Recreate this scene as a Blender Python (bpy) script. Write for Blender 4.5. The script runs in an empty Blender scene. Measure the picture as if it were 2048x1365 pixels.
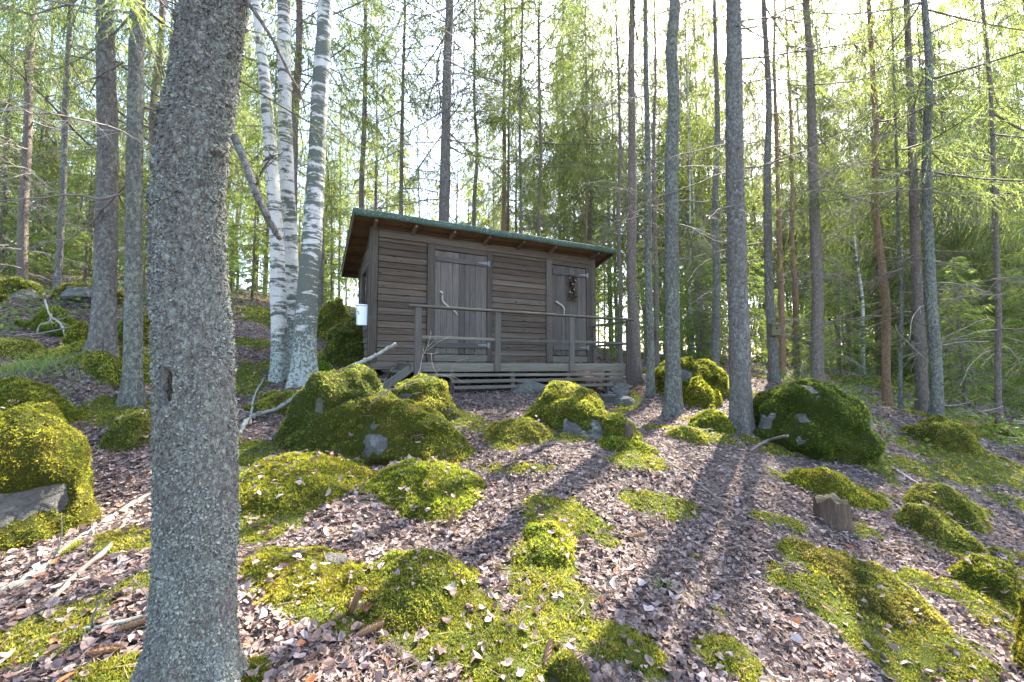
import bpy, math, random
import numpy as np
from mathutils import Vector, Matrix

# ------------------------------------------------------------------ camera, sky, sun, exposure
sc = bpy.context.scene
COL = sc.collection
CH = 1.6                                   # camera height above the datum
FPX, CX, CY = 840.0, 1024.0, 682.5         # focal length and centre in photograph pixels
PITCH = math.atan(50.5 / FPX)
cam = bpy.data.cameras.new('camera')
cam.sensor_width = 36.0
cam.lens = FPX / 2048.0 * 36.0
cam.clip_start = 0.05
cam.clip_end = 1000.0
camo = bpy.data.objects.new('camera', cam)
COL.objects.link(camo)
camo.location = (0, 0, CH)
camo.rotation_euler = (math.radians(90) + PITCH, 0, 0)
sc.camera = camo

SUN_AZ, SUN_EL = math.radians(35.0), math.radians(47.0)
SUN_STRENGTH, SKY_STRENGTH, EXPOSURE = 5.0, 0.15, 3.0
world = bpy.data.worlds.new('World')
sc.world = world
world.use_nodes = True
wn = world.node_tree
sky = wn.nodes.new('ShaderNodeTexSky')
sky.sky_type = 'NISHITA'
sky.sun_disc = False
sky.sun_elevation = SUN_EL
sky.sun_rotation = SUN_AZ
sky.air_density = 1.0
sky.dust_density = 2.0
sky.ozone_density = 0.6
wn.links.new(sky.outputs[0], wn.nodes['Background'].inputs[0])
wn.nodes['Background'].inputs[1].default_value = SKY_STRENGTH
sun = bpy.data.lights.new('sun', 'SUN')
sun.energy = SUN_STRENGTH
sun.angle = math.radians(0.5)
sun.color = (1.0, 0.93, 0.80)
suno = bpy.data.objects.new('sun', sun)
COL.objects.link(suno)
SUNV = Vector((math.sin(SUN_AZ) * math.cos(SUN_EL), math.cos(SUN_AZ) * math.cos(SUN_EL), math.sin(SUN_EL)))
suno.rotation_euler = (-SUNV).to_track_quat('-Z', 'Y').to_euler()
suno.location = SUNV * 60
vs = sc.view_settings
vs.view_transform = 'Standard'
vs.look = 'None'
vs.exposure = EXPOSURE
vs.gamma = 1.0
vs.use_curve_mapping = False
sc.cycles.use_denoising = True
sc.cycles.max_bounces = 5
sc.cycles.diffuse_bounces = 2
sc.cycles.use_adaptive_sampling = True
sc.cycles.adaptive_threshold = 0.02
sc.cycles.glossy_bounces = 2
sc.cycles.transmission_bounces = 4
sc.cycles.sample_clamp_indirect = 6.0

# ------------------------------------------------------------------ helpers
RNG = np.random.default_rng(7)


def rot_h(i):
    i = (i ^ 61) ^ (i >> 16)
    i = (i * 9) & 0xffffffff
    i = i ^ (i >> 4)
    i = (i * 0x27d4eb2d) & 0xffffffff
    return i ^ (i >> 15)


def hash3(x, y, z, s=0):
    h = (x.astype(np.int64) * 73856093) ^ (y.astype(np.int64) * 19349663) ^ (z.astype(np.int64) * 83492791) ^ (s * 2654435761)
    return (rot_h(h & 0xffffffff) & 0xffffff) / float(0xffffff)


def vnoise(p, s=0):
    p = np.asarray(p, float)
    i = np.floor(p).astype(np.int64)
    fr = p - i
    w = fr * fr * (3 - 2 * fr)
    r = 0
    for a in (0, 1):
        for b in (0, 1):
            for c in (0, 1):
                k = hash3(i[:, 0] + a, i[:, 1] + b, i[:, 2] + c, s)
                r = r + k * (w[:, 0] if a else 1 - w[:, 0]) * (w[:, 1] if b else 1 - w[:, 1]) * (w[:, 2] if c else 1 - w[:, 2])
    return r * 2 - 1


def fbm(p, oct=3, s=0):
    p = np.asarray(p, float)
    r, a = 0, 1.0
    for o in range(oct):
        r = r + a * vnoise(p * 2 ** o + 17.3 * o, s + o)
        a *= 0.5
    return r


def n2(x, y, sc_, oct=3, s=0):
    x = np.asarray(x, float)
    return fbm(np.stack([x / sc_, np.asarray(y, float) / sc_, np.zeros_like(x) + 3.7], -1).reshape(-1, 3), oct, s)


def cellular(u, v, wrap, s=0):
    iu, iv = np.floor(u).astype(int), np.floor(v).astype(int)
    best = np.full(u.shape, 9.0); second = best.copy(); cid = np.zeros(u.shape)
    z = np.zeros_like(iu)
    for a in (-1, 0, 1):
        for b in (-1, 0, 1):
            cu, cv = iu + a, iv + b
            cw = np.mod(cu, wrap)
            h1, h2 = hash3(cw, cv, z, s), hash3(cw, cv, z + 1, s)
            d = np.hypot(cu + h1 - u, cv + h2 - v)
            m = d < best
            second = np.where(m, best, np.minimum(second, d))
            cid = np.where(m, hash3(cw, cv, z + 2, s), cid)
            best = np.where(m, d, best)
    return best, second, cid


def sstep(a, b, x):
    t = np.clip((x - a) / (b - a), 0, 1)
    return t * t * (3 - 2 * t)


def norm(v):
    v = np.asarray(v, float)
    return v / np.maximum(np.linalg.norm(v, axis=-1, keepdims=True), 1e-9)


def ray(u, v):
    x = (u - CX) / FPX; z = -(v - CY) / FPX
    return np.array([x, math.cos(PITCH) - z * math.sin(PITCH), math.sin(PITCH) + z * math.cos(PITCH)])


def cosu(u):
    """narrowing that undoes the wide lens's stretch towards the sides"""
    return math.cos(math.atan((u - CX) / FPX))


def P(u, v, Y):
    """the point of the place seen at photograph pixel (u, v), Y metres in front of the camera"""
    d = ray(u, v)
    return d * (Y / d[1]) + np.array([0, 0, CH])


def tris_quads(F):
    out = []
    for f in F:
        f = np.asarray(f, np.int32)
        if len(f):
            out.append(f)
    return out


def mk_mesh(name, V, F, mats, smooth=True, attrs=None, mat_idx=None, cols=None):
    """F: list of (n,3)/(n,4) index arrays; mat_idx: list of ints per array"""
    me = bpy.data.meshes.new(name)
    V = np.asarray(V, np.float32)
    F = [np.asarray(f, np.int32) for f in F]
    keep = [i for i, f in enumerate(F) if len(f)]
    me.vertices.add(len(V))
    me.vertices.foreach_set('co', V.ravel())
    nl = sum(F[i].size for i in keep); nf = sum(len(F[i]) for i in keep)
    me.loops.add(nl); me.polygons.add(nf)
    me.loops.foreach_set('vertex_index', np.concatenate([F[i].ravel() for i in keep]))
    tot = np.concatenate([np.full(len(F[i]), F[i].shape[1], np.int32) for i in keep])
    st = np.concatenate([[0], np.cumsum(tot)[:-1]]).astype(np.int32)
    me.polygons.foreach_set('loop_start', st)
    me.polygons.foreach_set('loop_total', tot)
    me.polygons.foreach_set('use_smooth', np.full(nf, bool(smooth)))
    if mat_idx is not None:
        me.polygons.foreach_set('material_index', np.concatenate([np.full(len(F[i]), mat_idx[i], np.int32) for i in keep]))
    for m in (mats if isinstance(mats, (list, tuple)) else [mats]):
        me.materials.append(m)
    if attrs:
        for k, a in attrs.items():
            at = me.attributes.new(k, 'FLOAT', 'POINT')
            at.data.foreach_set('value', np.asarray(a, np.float32))
    if cols is not None:
        at = me.attributes.new('tint', 'FLOAT_COLOR', 'POINT')
        c = np.ones((len(V), 4), np.float32); c[:, :3] = cols
        at.data.foreach_set('color', c.ravel())
    me.update(calc_edges=True)
    return me


def mk_obj(name, me, parent=None, loc=None, rot=None, scale=None, kind=None):
    o = bpy.data.objects.new(name, me)
    COL.objects.link(o)
    if parent is not None:
        o.parent = parent
    if loc is not None:
        o.location = loc
    if rot is not None:
        o.rotation_euler = rot
    if scale is not None:
        o.scale = scale
    if kind:
        o['kind'] = kind
    return o


def tag(o, label, cat=None, group=None, kind=None):
    o['label'] = label
    if cat:
        o['category'] = cat
    if group:
        o['group'] = group
    if kind:
        o['kind'] = kind
    return o


def empty(name, loc, rz=0.0):
    o = bpy.data.objects.new(name, None)
    COL.objects.link(o)
    o.location = loc
    o.rotation_euler = (0, 0, rz)
    o.empty_display_size = 0.2
    return o


class MB:
    """collects pieces of one mesh"""
    def __init__(self):
        self.V, self.F, self.n, self.c, self.mi = [], [], 0, [], []

    def add(self, V, F, col=None, mi=0):
        V = np.asarray(V, float).reshape(-1, 3)
        for f in F:
            self.F.append(np.asarray(f, np.int64) + self.n); self.mi.append(mi)
        self.V.append(V); self.n += len(V)
        self.c.append(np.broadcast_to(np.asarray(col if col is not None else (1, 1, 1), float), (len(V), 3)))

    def mesh(self, name, mats, smooth=True, colour=False):
        V = np.concatenate(self.V)
        g = {}
        for f, m in zip(self.F, self.mi):
            g.setdefault((f.shape[1], m), []).append(f)
        ks = list(g)
        return mk_mesh(name, V, [np.concatenate(g[k]) for k in ks], mats, smooth,
                       mat_idx=[k[1] for k in ks], cols=np.concatenate(self.c) if colour else None)


def tube(pts, rad, n=6, cap=True, wob=0.0, seed=0):
    pts = np.asarray(pts, float); k = len(pts)
    rad = np.broadcast_to(np.asarray(rad, float), (k,))
    T = norm(np.gradient(pts, axis=0))
    up = np.array([0, 0, 1.0]) if abs(T[0][2]) < 0.9 else np.array([1.0, 0, 0])
    A = norm(np.cross(T, up)); B = np.cross(T, A)
    a = np.linspace(0, 2 * math.pi, n, endpoint=False)
    ring = A[:, None, :] * np.cos(a)[None, :, None] + B[:, None, :] * np.sin(a)[None, :, None]
    r = np.repeat(rad[:, None], n, 1)
    if wob:
        r = r * (1 + wob * np.random.default_rng(seed).normal(size=r.shape))
    V = (pts[:, None, :] + ring * r[..., None]).reshape(-1, 3)
    i = np.arange(k - 1)[:, None] * n; j = np.arange(n)[None]; jn = (j + 1) % n
    Q = np.stack([i + j, i + jn, i + n + jn, i + n + j], -1).reshape(-1, 4)
    F = [Q]
    if cap:
        V = np.concatenate([V, pts[:1], pts[-1:]])
        c0, c1 = k * n, k * n + 1
        j = np.arange(n); jn = (j + 1) % n
        F.append(np.stack([np.full(n, c0), jn, j], -1))
        F.append(np.stack([np.full(n, c1), (k - 1) * n + j, (k - 1) * n + jn], -1))
    return V, F


def smooth_path(pts, n):
    """Catmull-Rom through pts"""
    pts = np.asarray(pts, float)
    if len(pts) == 2:
        t = np.linspace(0, 1, n)[:, None]
        return pts[0] * (1 - t) + pts[1] * t
    q = np.concatenate([[2 * pts[0] - pts[1]], pts, [2 * pts[-1] - pts[-2]]])
    out = []
    for s in np.linspace(0, len(pts) - 1.0001, n):
        i = int(s); t = s - i
        a, b, c, d = q[i], q[i + 1], q[i + 2], q[i + 3]
        out.append(0.5 * (2 * b + (c - a) * t + (2 * a - 5 * b + 4 * c - d) * t * t + (3 * b - a - 3 * c + d) * t ** 3))
    return np.array(out)


def cbox(sx, sy, sz, b=0.004, jit=0.0, rng=None):
    """chamfered box, centred"""
    V, ids = [], {}
    for x in (-1, 1):
        for y in (-1, 1):
            for z in (-1, 1):
                for ax in range(3):
                    p = np.array([x * sx / 2, y * sy / 2, z * sz / 2])
                    for k in range(3):
                        if k != ax:
                            p[k] -= (x, y, z)[k] * b
                    ids[(x, y, z, ax)] = len(V); V.append(p)
    Q, T = [], []
    for ax in range(3):
        o = [k for k in range(3) if k != ax]
        for s in (-1, 1):
            q = []
            for (p1, p2) in ((-1, -1), (1, -1), (1, 1), (-1, 1)):
                c = [0, 0, 0]; c[ax] = s; c[o[0]] = p1; c[o[1]] = p2
                q.append(ids[(*c, ax)])
            Q.append(q if s * (1 if ax != 1 else -1) > 0 else q[::-1])
    for ax in range(3):                      # edges along ax
        o = [k for k in range(3) if k != ax]
        for s1 in (-1, 1):
            for s2 in (-1, 1):
                c0 = [0, 0, 0]; c1 = [0, 0, 0]
                c0[ax] = -1; c1[ax] = 1
                for c in (c0, c1):
                    c[o[0]] = s1; c[o[1]] = s2
                q = [ids[(*c0, o[0])], ids[(*c1, o[0])], ids[(*c1, o[1])], ids[(*c0, o[1])]]
                Q.append(q)
    for x in (-1, 1):
        for y in (-1, 1):
            for z in (-1, 1):
                T.append([ids[(x, y, z, a)] for a in range(3)])
    V = np.array(V)
    Vn = V
    def fix(F):
        F = np.array(F)
        ctr = V[F].mean(1)
        nn = np.cross(V[F[:, 1]] - V[F[:, 0]], V[F[:, 2]] - V[F[:, 0]])
        bad = (nn * ctr).sum(1) < 0
        F[bad] = F[bad][:, ::-1]
        return F
    if jit and rng is not None:
        Vn = V + rng.normal(size=V.shape) * jit
    return Vn, [fix(Q), fix(T)]


def kites(base, d, width, length, rng, mid=0.45, flat=None, cup=0.0):
    """pointed four-cornered blades; returns V (4n,3) and quads"""
    base = np.asarray(base, float); d = norm(d); n = len(base)
    ref = rng.normal(size=(n, 3)) if flat is None else np.broadcast_to(flat, (n, 3)) + rng.normal(size=(n, 3)) * 0.25
    s = norm(np.cross(d, ref))
    w = np.broadcast_to(np.asarray(width, float), (n,))[:, None]
    l = np.broadcast_to(np.asarray(length, float), (n,))[:, None]
    nn = np.cross(s, d)
    m = base + d * l * mid + nn * (cup * w)
    V = np.stack([base, m + s * w / 2, base + d * l, m - s * w / 2], 1).reshape(-1, 3)
    return V, np.arange(4 * n).reshape(n, 4)


def blades(base, d, width, length, rng):
    """narrow pointed three-cornered blades"""
    base = np.asarray(base, float); d = norm(d); n = len(base)
    s = norm(np.cross(d, rng.normal(size=(n, 3)))) * (np.broadcast_to(width, (n,))[:, None] / 2)
    V = np.stack([base + s, base + d * np.broadcast_to(length, (n,))[:, None], base - s], 1).reshape(-1, 3)
    return V, np.arange(3 * n).reshape(n, 3)


# ------------------------------------------------------------------ materials
class NT:
    def __init__(self, name):
        self.m = bpy.data.materials.new(name)
        self.m.use_nodes = True
        self.t = self.m.node_tree
        self.b = self.t.nodes['Principled BSDF']
        self.out = self.t.nodes['Material Output']

    def n(self, typ, **kw):
        nd = self.t.nodes.new('ShaderNode' + typ)
        for k, v in kw.items():
            if k.startswith('i_'):
                nd.inputs[k[2:].replace('_', ' ')].default_value = v
            else:
                setattr(nd, k, v)
        return nd

    def l(self, a, b):
        self.t.links.new(a, b)

    def coord(self, kind='Object', scale=(1, 1, 1), rnd=False):
        if kind == 'World':
            src = self.n('NewGeometry').outputs['Position']
        else:
            src = self.n('TexCoord').outputs[kind]
        mp = self.n('Mapping'); mp.inputs['Scale'].default_value = scale
        if rnd:
            oi = self.n('ObjectInfo')
            mul = self.n('VectorMath', operation='SCALE'); mul.inputs[0].default_value = (37.0, 23.0, 51.0)
            self.l(oi.outputs['Random'], mul.inputs['Scale'])
            add = self.n('VectorMath', operation='ADD')
            self.l(src, add.inputs[0]); self.l(mul.outputs[0], add.inputs[1])
            src = add.outputs[0]
        self.l(src, mp.inputs['Vector'])
        return mp.outputs[0]

    def noise(self, vec, scale, detail=4, rough=0.6, dist=0.0):
        nd = self.n('TexNoise'); nd.inputs['Scale'].default_value = scale
        nd.inputs['Detail'].default_value = detail; nd.inputs['Roughness'].default_value = rough
        nd.inputs['Distortion'].default_value = dist
        self.l(vec, nd.inputs['Vector'])
        return nd.outputs['Fac']

    def voro(self, vec, scale, feature='F1', out='Distance'):
        nd = self.n('TexVoronoi', feature=feature); nd.inputs['Scale'].default_value = scale
        self.l(vec, nd.inputs['Vector'])
        return nd.outputs[out]

    def ramp(self, fac, stops, interp='LINEAR'):
        nd = self.n('ValToRGB'); cr = nd.color_ramp; cr.interpolation = interp
        while len(cr.elements) < len(stops):
            cr.elements.new(0.5)
        for e, (p, c) in zip(cr.elements, stops):
            e.position = p; e.color = (*c, 1) if len(c) == 3 else c
        self.l(fac, nd.inputs['Fac'])
        return nd.outputs['Color']

    def mixc(self, fac, a, b, mode='MIX'):
        nd = self.n('Mix', data_type='RGBA', blend_type=mode)
        ins = [nd.inputs[0], nd.inputs[6], nd.inputs[7]]
        for s, val in zip(ins, (fac, a, b)):
            if hasattr(val, 'is_output'):
                self.l(val, s)
            elif isinstance(val, (int, float)):
                s.default_value = val
            else:
                s.default_value = (*val, 1)
        return nd.outputs[2]

    def math(self, op, a, b=0.0, clamp=False):
        nd = self.n('Math', operation=op, use_clamp=clamp)
        for s, val in zip(nd.inputs, (a, b)):
            if hasattr(val, 'is_output'):
                self.l(val, s)
            else:
                s.default_value = val
        return nd.outputs[0]

    def attr(self, name, out='Fac'):
        nd = self.n('Attribute', attribute_name=name)
        return nd.outputs[out]

    def bump(self, h, dist=0.01, strength=1.0):
        nd = self.n('Bump'); nd.inputs['Distance'].default_value = dist
        nd.inputs['Strength'].default_value = strength
        self.l(h, nd.inputs['Height'])
        self.l(nd.outputs[0], self.b.inputs['Normal'])
        return nd

    def base(self, c):
        if hasattr(c, 'is_output'):
            self.l(c, self.b.inputs['Base Color'])
        else:
            self.b.inputs['Base Color'].default_value = (*c, 1)

    def rough(self, r, spec=0.3):
        self.b.inputs['Roughness'].default_value = r
        self.b.inputs['Specular IOR Level'].default_value = spec


def leaf_mat(name, col, trans, var=0.35, rand=0.25, tint=True, transfac=0.5, rough=0.6):
    """thin leaf: diffuse front plus light coming through"""
    m = NT(name)
    t = m.attr('tint', 'Color') if tint else None
    oi = m.n('ObjectInfo').outputs['Random']
    k = m.math('ADD', m.math('MULTIPLY', oi, rand), 1 - rand / 2)
    def tinted(c):
        c2 = m.mixc(1.0, c, t, 'MULTIPLY') if tint else c
        v = m.n('HueSaturation'); v.inputs['Value'].default_value = 1
        m.l(k, v.inputs['Value'])
        if hasattr(c2, 'is_output'):
            m.l(c2, v.inputs['Color'])
        else:
            v.inputs['Color'].default_value = (*c2, 1)
        return v.outputs[0]
    m.base(tinted(col))
    m.rough(rough, 0.25)
    tr = m.n('BsdfTranslucent')
    m.l(tinted(trans), tr.inputs['Color'])
    mx = m.n('MixShader'); mx.inputs[0].default_value = transfac
    m.l(m.b.outputs[0], mx.inputs[1]); m.l(tr.outputs[0], mx.inputs[2])
    m.l(mx.outputs[0], m.out.inputs['Surface'])
    return m.m


def bark_mat(name, bark, bark2, lichen, amount, scale=1.0, bumpd=0.012):
    m = NT(name)
    v0 = m.coord('Object', (1, 1, 0.62), rnd=True)
    wn_ = m.n('TexNoise'); wn_.inputs['Scale'].default_value = 26 * scale; wn_.inputs['Detail'].default_value = 3
    m.l(v0, wn_.inputs['Vector'])
    wv_ = m.n('VectorMath', operation='SCALE'); wv_.inputs['Scale'].default_value = 0.05 / scale
    m.l(wn_.outputs['Color'], wv_.inputs[0])
    ad = m.n('VectorMath', operation='ADD'); m.l(v0, ad.inputs[0]); m.l(wv_.outputs[0], ad.inputs[1])
    v = ad.outputs[0]
    n1 = m.noise(v0, 3.5 * scale, 6, 0.68)
    n2_ = m.math('MULTIPLY', m.math('SUBTRACT', m.noise(v0, 55 * scale, 5, 0.75, 0.4), 0.33), 2.7, True)
    ce = m.voro(v, 40 * scale, 'DISTANCE_TO_EDGE')
    cc = m.voro(v, 40 * scale, 'F1', 'Color')
    sep = m.n('SeparateColor'); m.l(cc, sep.inputs[0])
    c = m.mixc(n2_, bark, bark2)
    lf = m.math('ADD', m.math('MULTIPLY', n1, 1.0), m.math('MULTIPLY', sep.outputs[0], 0.18))
    lf = m.math('ADD', lf, m.math('MULTIPLY', n2_, 0.75))
    th = 1.60 - amount
    lm = m.math('MULTIPLY', m.math('SUBTRACT', lf, th), 7.0, True)
    lic = m.mixc(n2_, tuple(x * 0.75 for x in lichen), tuple(min(1, x * 1.45) for x in lichen))
    c = m.mixc(lm, c, lic)
    cr = m.math('MULTIPLY', ce, 14.0, True)
    c = m.mixc(m.math('ADD', 0.45, m.math('MULTIPLY', cr, 0.55)), tuple(x * 0.4 for x in bark), c)
    m.base(c); m.rough(0.92, 0.15)
    h = m.math('ADD', m.math('MULTIPLY', cr, 0.35), m.math('MULTIPLY', n2_, 1.1))
    h = m.math('ADD', h, m.math('MULTIPLY', sep.outputs[2], 0.3))
    m.bump(h, bumpd, 0.9)
    return m.m


def birch_mat(name, thr=0.512):
    m = NT(name)
    v = m.coord('Object', (1, 1, 1), rnd=True)
    vb = m.coord('Object', (1.9, 1.9, 9.0), rnd=True)
    a = m.noise(vb, 1.6, 5, 0.62, 0.5)
    vl = m.coord('Object', (9.0, 9.0, 90.0), rnd=True)
    li = m.noise(vl, 1.3, 3, 0.55)
    big = m.noise(v, 1.4, 3, 0.6)
    fine = m.noise(v, 60, 4, 0.7)
    low = m.n('SeparateXYZ'); m.l(m.n('TexCoord').outputs['Object'], low.inputs[0])
    foot = m.math('SUBTRACT', 1.2, m.math('MULTIPLY', low.outputs['Z'], 0.7), True)   # old bark at the foot of a birch
    w = m.mixc(fine, (0.28, 0.265, 0.235), (0.53, 0.515, 0.48))
    w = m.mixc(m.math('MULTIPLY', m.math('SUBTRACT', big, 0.5), 3, True), w, (0.50, 0.42, 0.36))
    d = m.mixc(fine, (0.022, 0.024, 0.018), (0.14, 0.15, 0.12))
    x = m.math('ADD', m.math('ADD', m.math('MULTIPLY', a, 0.72), m.math('MULTIPLY', m.noise(v, 9, 6, 0.7), 0.28)), m.math('MULTIPLY', foot, 0.12))
    x = m.math('ADD', x, m.math('MULTIPLY', m.math('SUBTRACT', big, 0.5), 0.35))
    mk = m.math('MULTIPLY', m.math('SUBTRACT', x, thr), 18, True)
    ln = m.math('MULTIPLY', m.math('SUBTRACT', li, 0.63), 14, True)
    c = m.mixc(ln, w, (0.10, 0.085, 0.07))
    c = m.mixc(mk, c, d)
    lich = m.math('MULTIPLY', m.math('SUBTRACT', m.noise(v, 30, 5, 0.7), m.math('SUBTRACT', 0.75, m.math('MULTIPLY', foot, 0.33))), 9, True)
    c = m.mixc(lich, c, (0.26, 0.285, 0.255))
    m.base(c); m.rough(0.75, 0.25)
    h = m.math('ADD', m.math('MULTIPLY', mk, 0.7), m.math('MULTIPLY', fine, m.math('ADD', 0.35, m.math('MULTIPLY', foot, 1.2))))
    m.bump(h, 0.012, 0.8)
    return m.m


def wood_mat(name, c0, c1, axis=0, green=0.0, pale=0.35, palec=(0.20, 0.185, 0.17)):
    m = NT(name)
    s = [22.0, 22.0, 22.0]; s[axis] = 0.9
    v = m.coord('Object', tuple(s), rnd=True)
    g = m.noise(v, 3.2, 6, 0.7, 0.3)
    g2 = m.noise(v, 0.7, 3, 0.6)
    fine = m.noise(v, 11.0, 3, 0.7)
    pv = m.coord('Object', tuple(x * 0.16 for x in s), rnd=True)
    pt = m.noise(pv, 1.0, 4, 0.6)
    kn = m.voro(m.coord('Object', tuple((3.2 if i == axis else 9.0) for i in range(3)), rnd=True), 1.0)
    knot = m.math('MULTIPLY', m.math('SUBTRACT', 0.13, kn), 14, True)
    c = m.ramp(g, [(0.25, tuple(x * 0.55 for x in c0)), (0.5, c0), (0.75, c1)])
    c = m.mixc(m.math('MULTIPLY', m.math('SUBTRACT', pt, 0.52), 3 * pale + 0.01, True), c, palec)
    oi = m.n('ObjectInfo').outputs['Random']
    hv = m.n('HueSaturation'); m.l(m.math('ADD', 0.72, m.math('MULTIPLY', oi, 0.56)), hv.inputs['Value'])
    m.l(c, hv.inputs['Color']); c = hv.outputs[0]
    c = m.mixc(knot, c, tuple(x * 0.25 for x in c0))
    if green > 0:
        gw = m.noise(m.coord('World', (1, 1, 1)), 2.3, 4, 0.65)
        c = m.mixc(m.math('MULTIPLY', m.math('SUBTRACT', gw, 0.62 - green * 0.3), 2.6 * green, True), c, (0.10, 0.125, 0.07))
    m.base(c); m.rough(0.85, 0.2)
    m.bump(m.math('ADD', g, m.math('MULTIPLY', fine, 0.6)), 0.004, 0.8)
    return m.m


def simple_mat(name, c, rough=0.7, spec=0.3, metal=0.0, var=0.25, scale=20.0, bump=0.002):
    m = NT(name)
    v = m.coord('Object', (1, 1, 1), rnd=True)
    n_ = m.noise(v, scale, 5, 0.65)
    m.base(m.mixc(n_, tuple(x * (1 - var) for x in c), tuple(min(1, x * (1 + var)) for x in c)))
    m.rough(rough, spec)
    m.b.inputs['Metallic'].default_value = metal
    if bump:
        m.bump(n_, bump, 0.8)
    return m.m


def stone_mat(name):
    m = NT(name)
    v = m.coord('World', (1, 1, 1))
    a = m.noise(v, 2.6, 6, 0.65)
    b = m.noise(v, 42, 5, 0.75)
    sp = m.voro(v, 120, 'F1', 'Color')
    sp_ = m.n('SeparateColor'); m.l(sp, sp_.inputs[0])
    c = m.mixc(a, (0.055, 0.05, 0.045), (0.165, 0.155, 0.14))
    c = m.mixc(m.math('MULTIPLY', sp_.outputs[0], 0.35), c, (0.09, 0.085, 0.08))
    li = m.math('MULTIPLY', m.math('SUBTRACT', m.noise(v, 9, 6, 0.7), 0.54), 9, True)
    c = m.mixc(li, c, (0.23, 0.23, 0.205))
    gr = m.math('MULTIPLY', m.math('SUBTRACT', m.noise(v, 5, 6, 0.7), 0.54), 6, True)
    c = m.mixc(gr, c, (0.09, 0.10, 0.045))
    m.base(c); m.rough(0.9, 0.2)
    ck = m.voro(m.coord('World', (1, 1, 1.4)), 5.5, 'DISTANCE_TO_EDGE')
    m.bump(m.math('ADD', m.math('ADD', m.math('MULTIPLY', a, 2.5), b), m.math('MULTIPLY', m.math('MULTIPLY', ck, 9, True), 0.5)), 0.035, 1.0)
    return m.m


def moss_mat(name):
    m = NT(name)
    t = m.attr('tint', 'Color')
    v = m.coord('World', (1, 1, 1))
    a = m.noise(v, 3.0, 4, 0.6)
    fine = m.noise(v, 55, 3, 0.6)
    c = m.ramp(a, [(0.28, (0.115, 0.150, 0.026)), (0.46, (0.215, 0.225, 0.036)), (0.60, (0.30, 0.28, 0.05)), (0.8, (0.30, 0.24, 0.085))])
    c = m.mixc(1.0, c, t, 'MULTIPLY')
    c = m.mixc(m.math('MULTIPLY', fine, 0.25), c, (0.03, 0.04, 0.008))
    m.base(c); m.rough(0.8, 0.15)
    m.bump(m.math('ADD', m.noise(v, 110, 3, 0.7), m.noise(v, 38, 3, 0.6)), 0.02, 1.0)
    tr = m.n('BsdfTranslucent')
    hs = m.n('HueSaturation'); hs.inputs['Value'].default_value = 1.5; hs.inputs['Saturation'].default_value = 1.05
    m.l(c, hs.inputs['Color']); m.l(hs.outputs[0], tr.inputs['Color'])
    mx = m.n('MixShader'); mx.inputs[0].default_value = 0.42
    m.l(m.b.outputs[0], mx.inputs[1]); m.l(tr.outputs[0], mx.inputs[2])
    m.l(mx.outputs[0], m.out.inputs['Surface'])
    return m.m


def ground_mat(name):
    m = NT(name)
    v = m.coord('World', (1, 1, 1))
    mo = m.attr('moss')
    a = m.noise(v, 2.2, 6, 0.7); b = m.noise(v, 34, 6, 0.75)
    c = m.mixc(b, (0.05, 0.038, 0.032), (0.22, 0.175, 0.155))
    wv2 = m.n('TexNoise'); wv2.inputs['Scale'].default_value = 14; m.l(v, wv2.inputs['Vector'])
    sc2 = m.n('VectorMath', operation='SCALE'); sc2.inputs['Scale'].default_value = 0.07; m.l(wv2.outputs['Color'], sc2.inputs[0])
    ad2 = m.n('VectorMath', operation='ADD'); m.l(v, ad2.inputs[0]); m.l(sc2.outputs[0], ad2.inputs[1])
    cell = m.n('SeparateColor'); m.l(m.voro(ad2.outputs[0], 30, 'F1', 'Color'), cell.inputs[0])
    edge = m.math('MULTIPLY', m.voro(ad2.outputs[0], 30, 'DISTANCE_TO_EDGE'), 8, True)
    lc = m.ramp(cell.outputs[0], [(0.0, (0.035, 0.026, 0.022)), (0.35, (0.10, 0.075, 0.062)), (0.7, (0.19, 0.15, 0.135)), (1.0, (0.30, 0.245, 0.225))])
    c = m.mixc(0.75, c, lc)
    c = m.mixc(m.math('ADD', 0.35, m.math('MULTIPLY', edge, 0.65)), (0.03, 0.023, 0.019), c)
    g = m.mixc(b, (0.03, 0.042, 0.008), (0.11, 0.125, 0.022))
    f = m.math('MULTIPLY', m.math('SUBTRACT', m.math('ADD', mo, m.math('MULTIPLY', m.math('SUBTRACT', b, 0.5), 0.7)), 0.42), 5, True)
    c = m.mixc(f, c, g)
    m.base(c); m.rough(0.95, 0.1)
    m.bump(m.math('ADD', b, m.math('ADD', m.math('MULTIPLY', cell.outputs[1], 0.5), m.math('MULTIPLY', edge, 0.3))), 0.03, 1.0)
    return m.m


M = {}
M['ground'] = ground_mat('forest_floor')
M['moss'] = moss_mat('moss')
M['stone'] = stone_mat('granite')
M['bark_grey'] = bark_mat('bark_grey_spruce', (0.12, 0.105, 0.093), (0.24, 0.215, 0.19), (0.20, 0.206, 0.176), 0.62, 0.55, 0.03)
M['bark_green'] = bark_mat('bark_green_spruce', (0.11, 0.105, 0.09), (0.20, 0.19, 0.165), (0.195, 0.205, 0.165), 0.70, 0.55, 0.03)
M['bark_brown'] = bark_mat('bark_brown_spruce', (0.14, 0.112, 0.092), (0.27, 0.225, 0.185), (0.22, 0.225, 0.195), 0.40, 0.55, 0.03)
M['bark_red'] = bark_mat('bark_red_spruce', (0.21, 0.13, 0.08), (0.38, 0.25, 0.155), (0.26, 0.24, 0.19), 0.20, 0.55, 0.03)
M['bark_near'] = bark_mat('spruce_bark_near', (0.10, 0.093, 0.083), (0.205, 0.19, 0.172), (0.19, 0.195, 0.166), 0.66, 1.25, 0.006)
M['birch'] = birch_mat('birch_bark')
M['birch_dark'] = birch_mat('mottled_birch_bark', 0.445)
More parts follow.
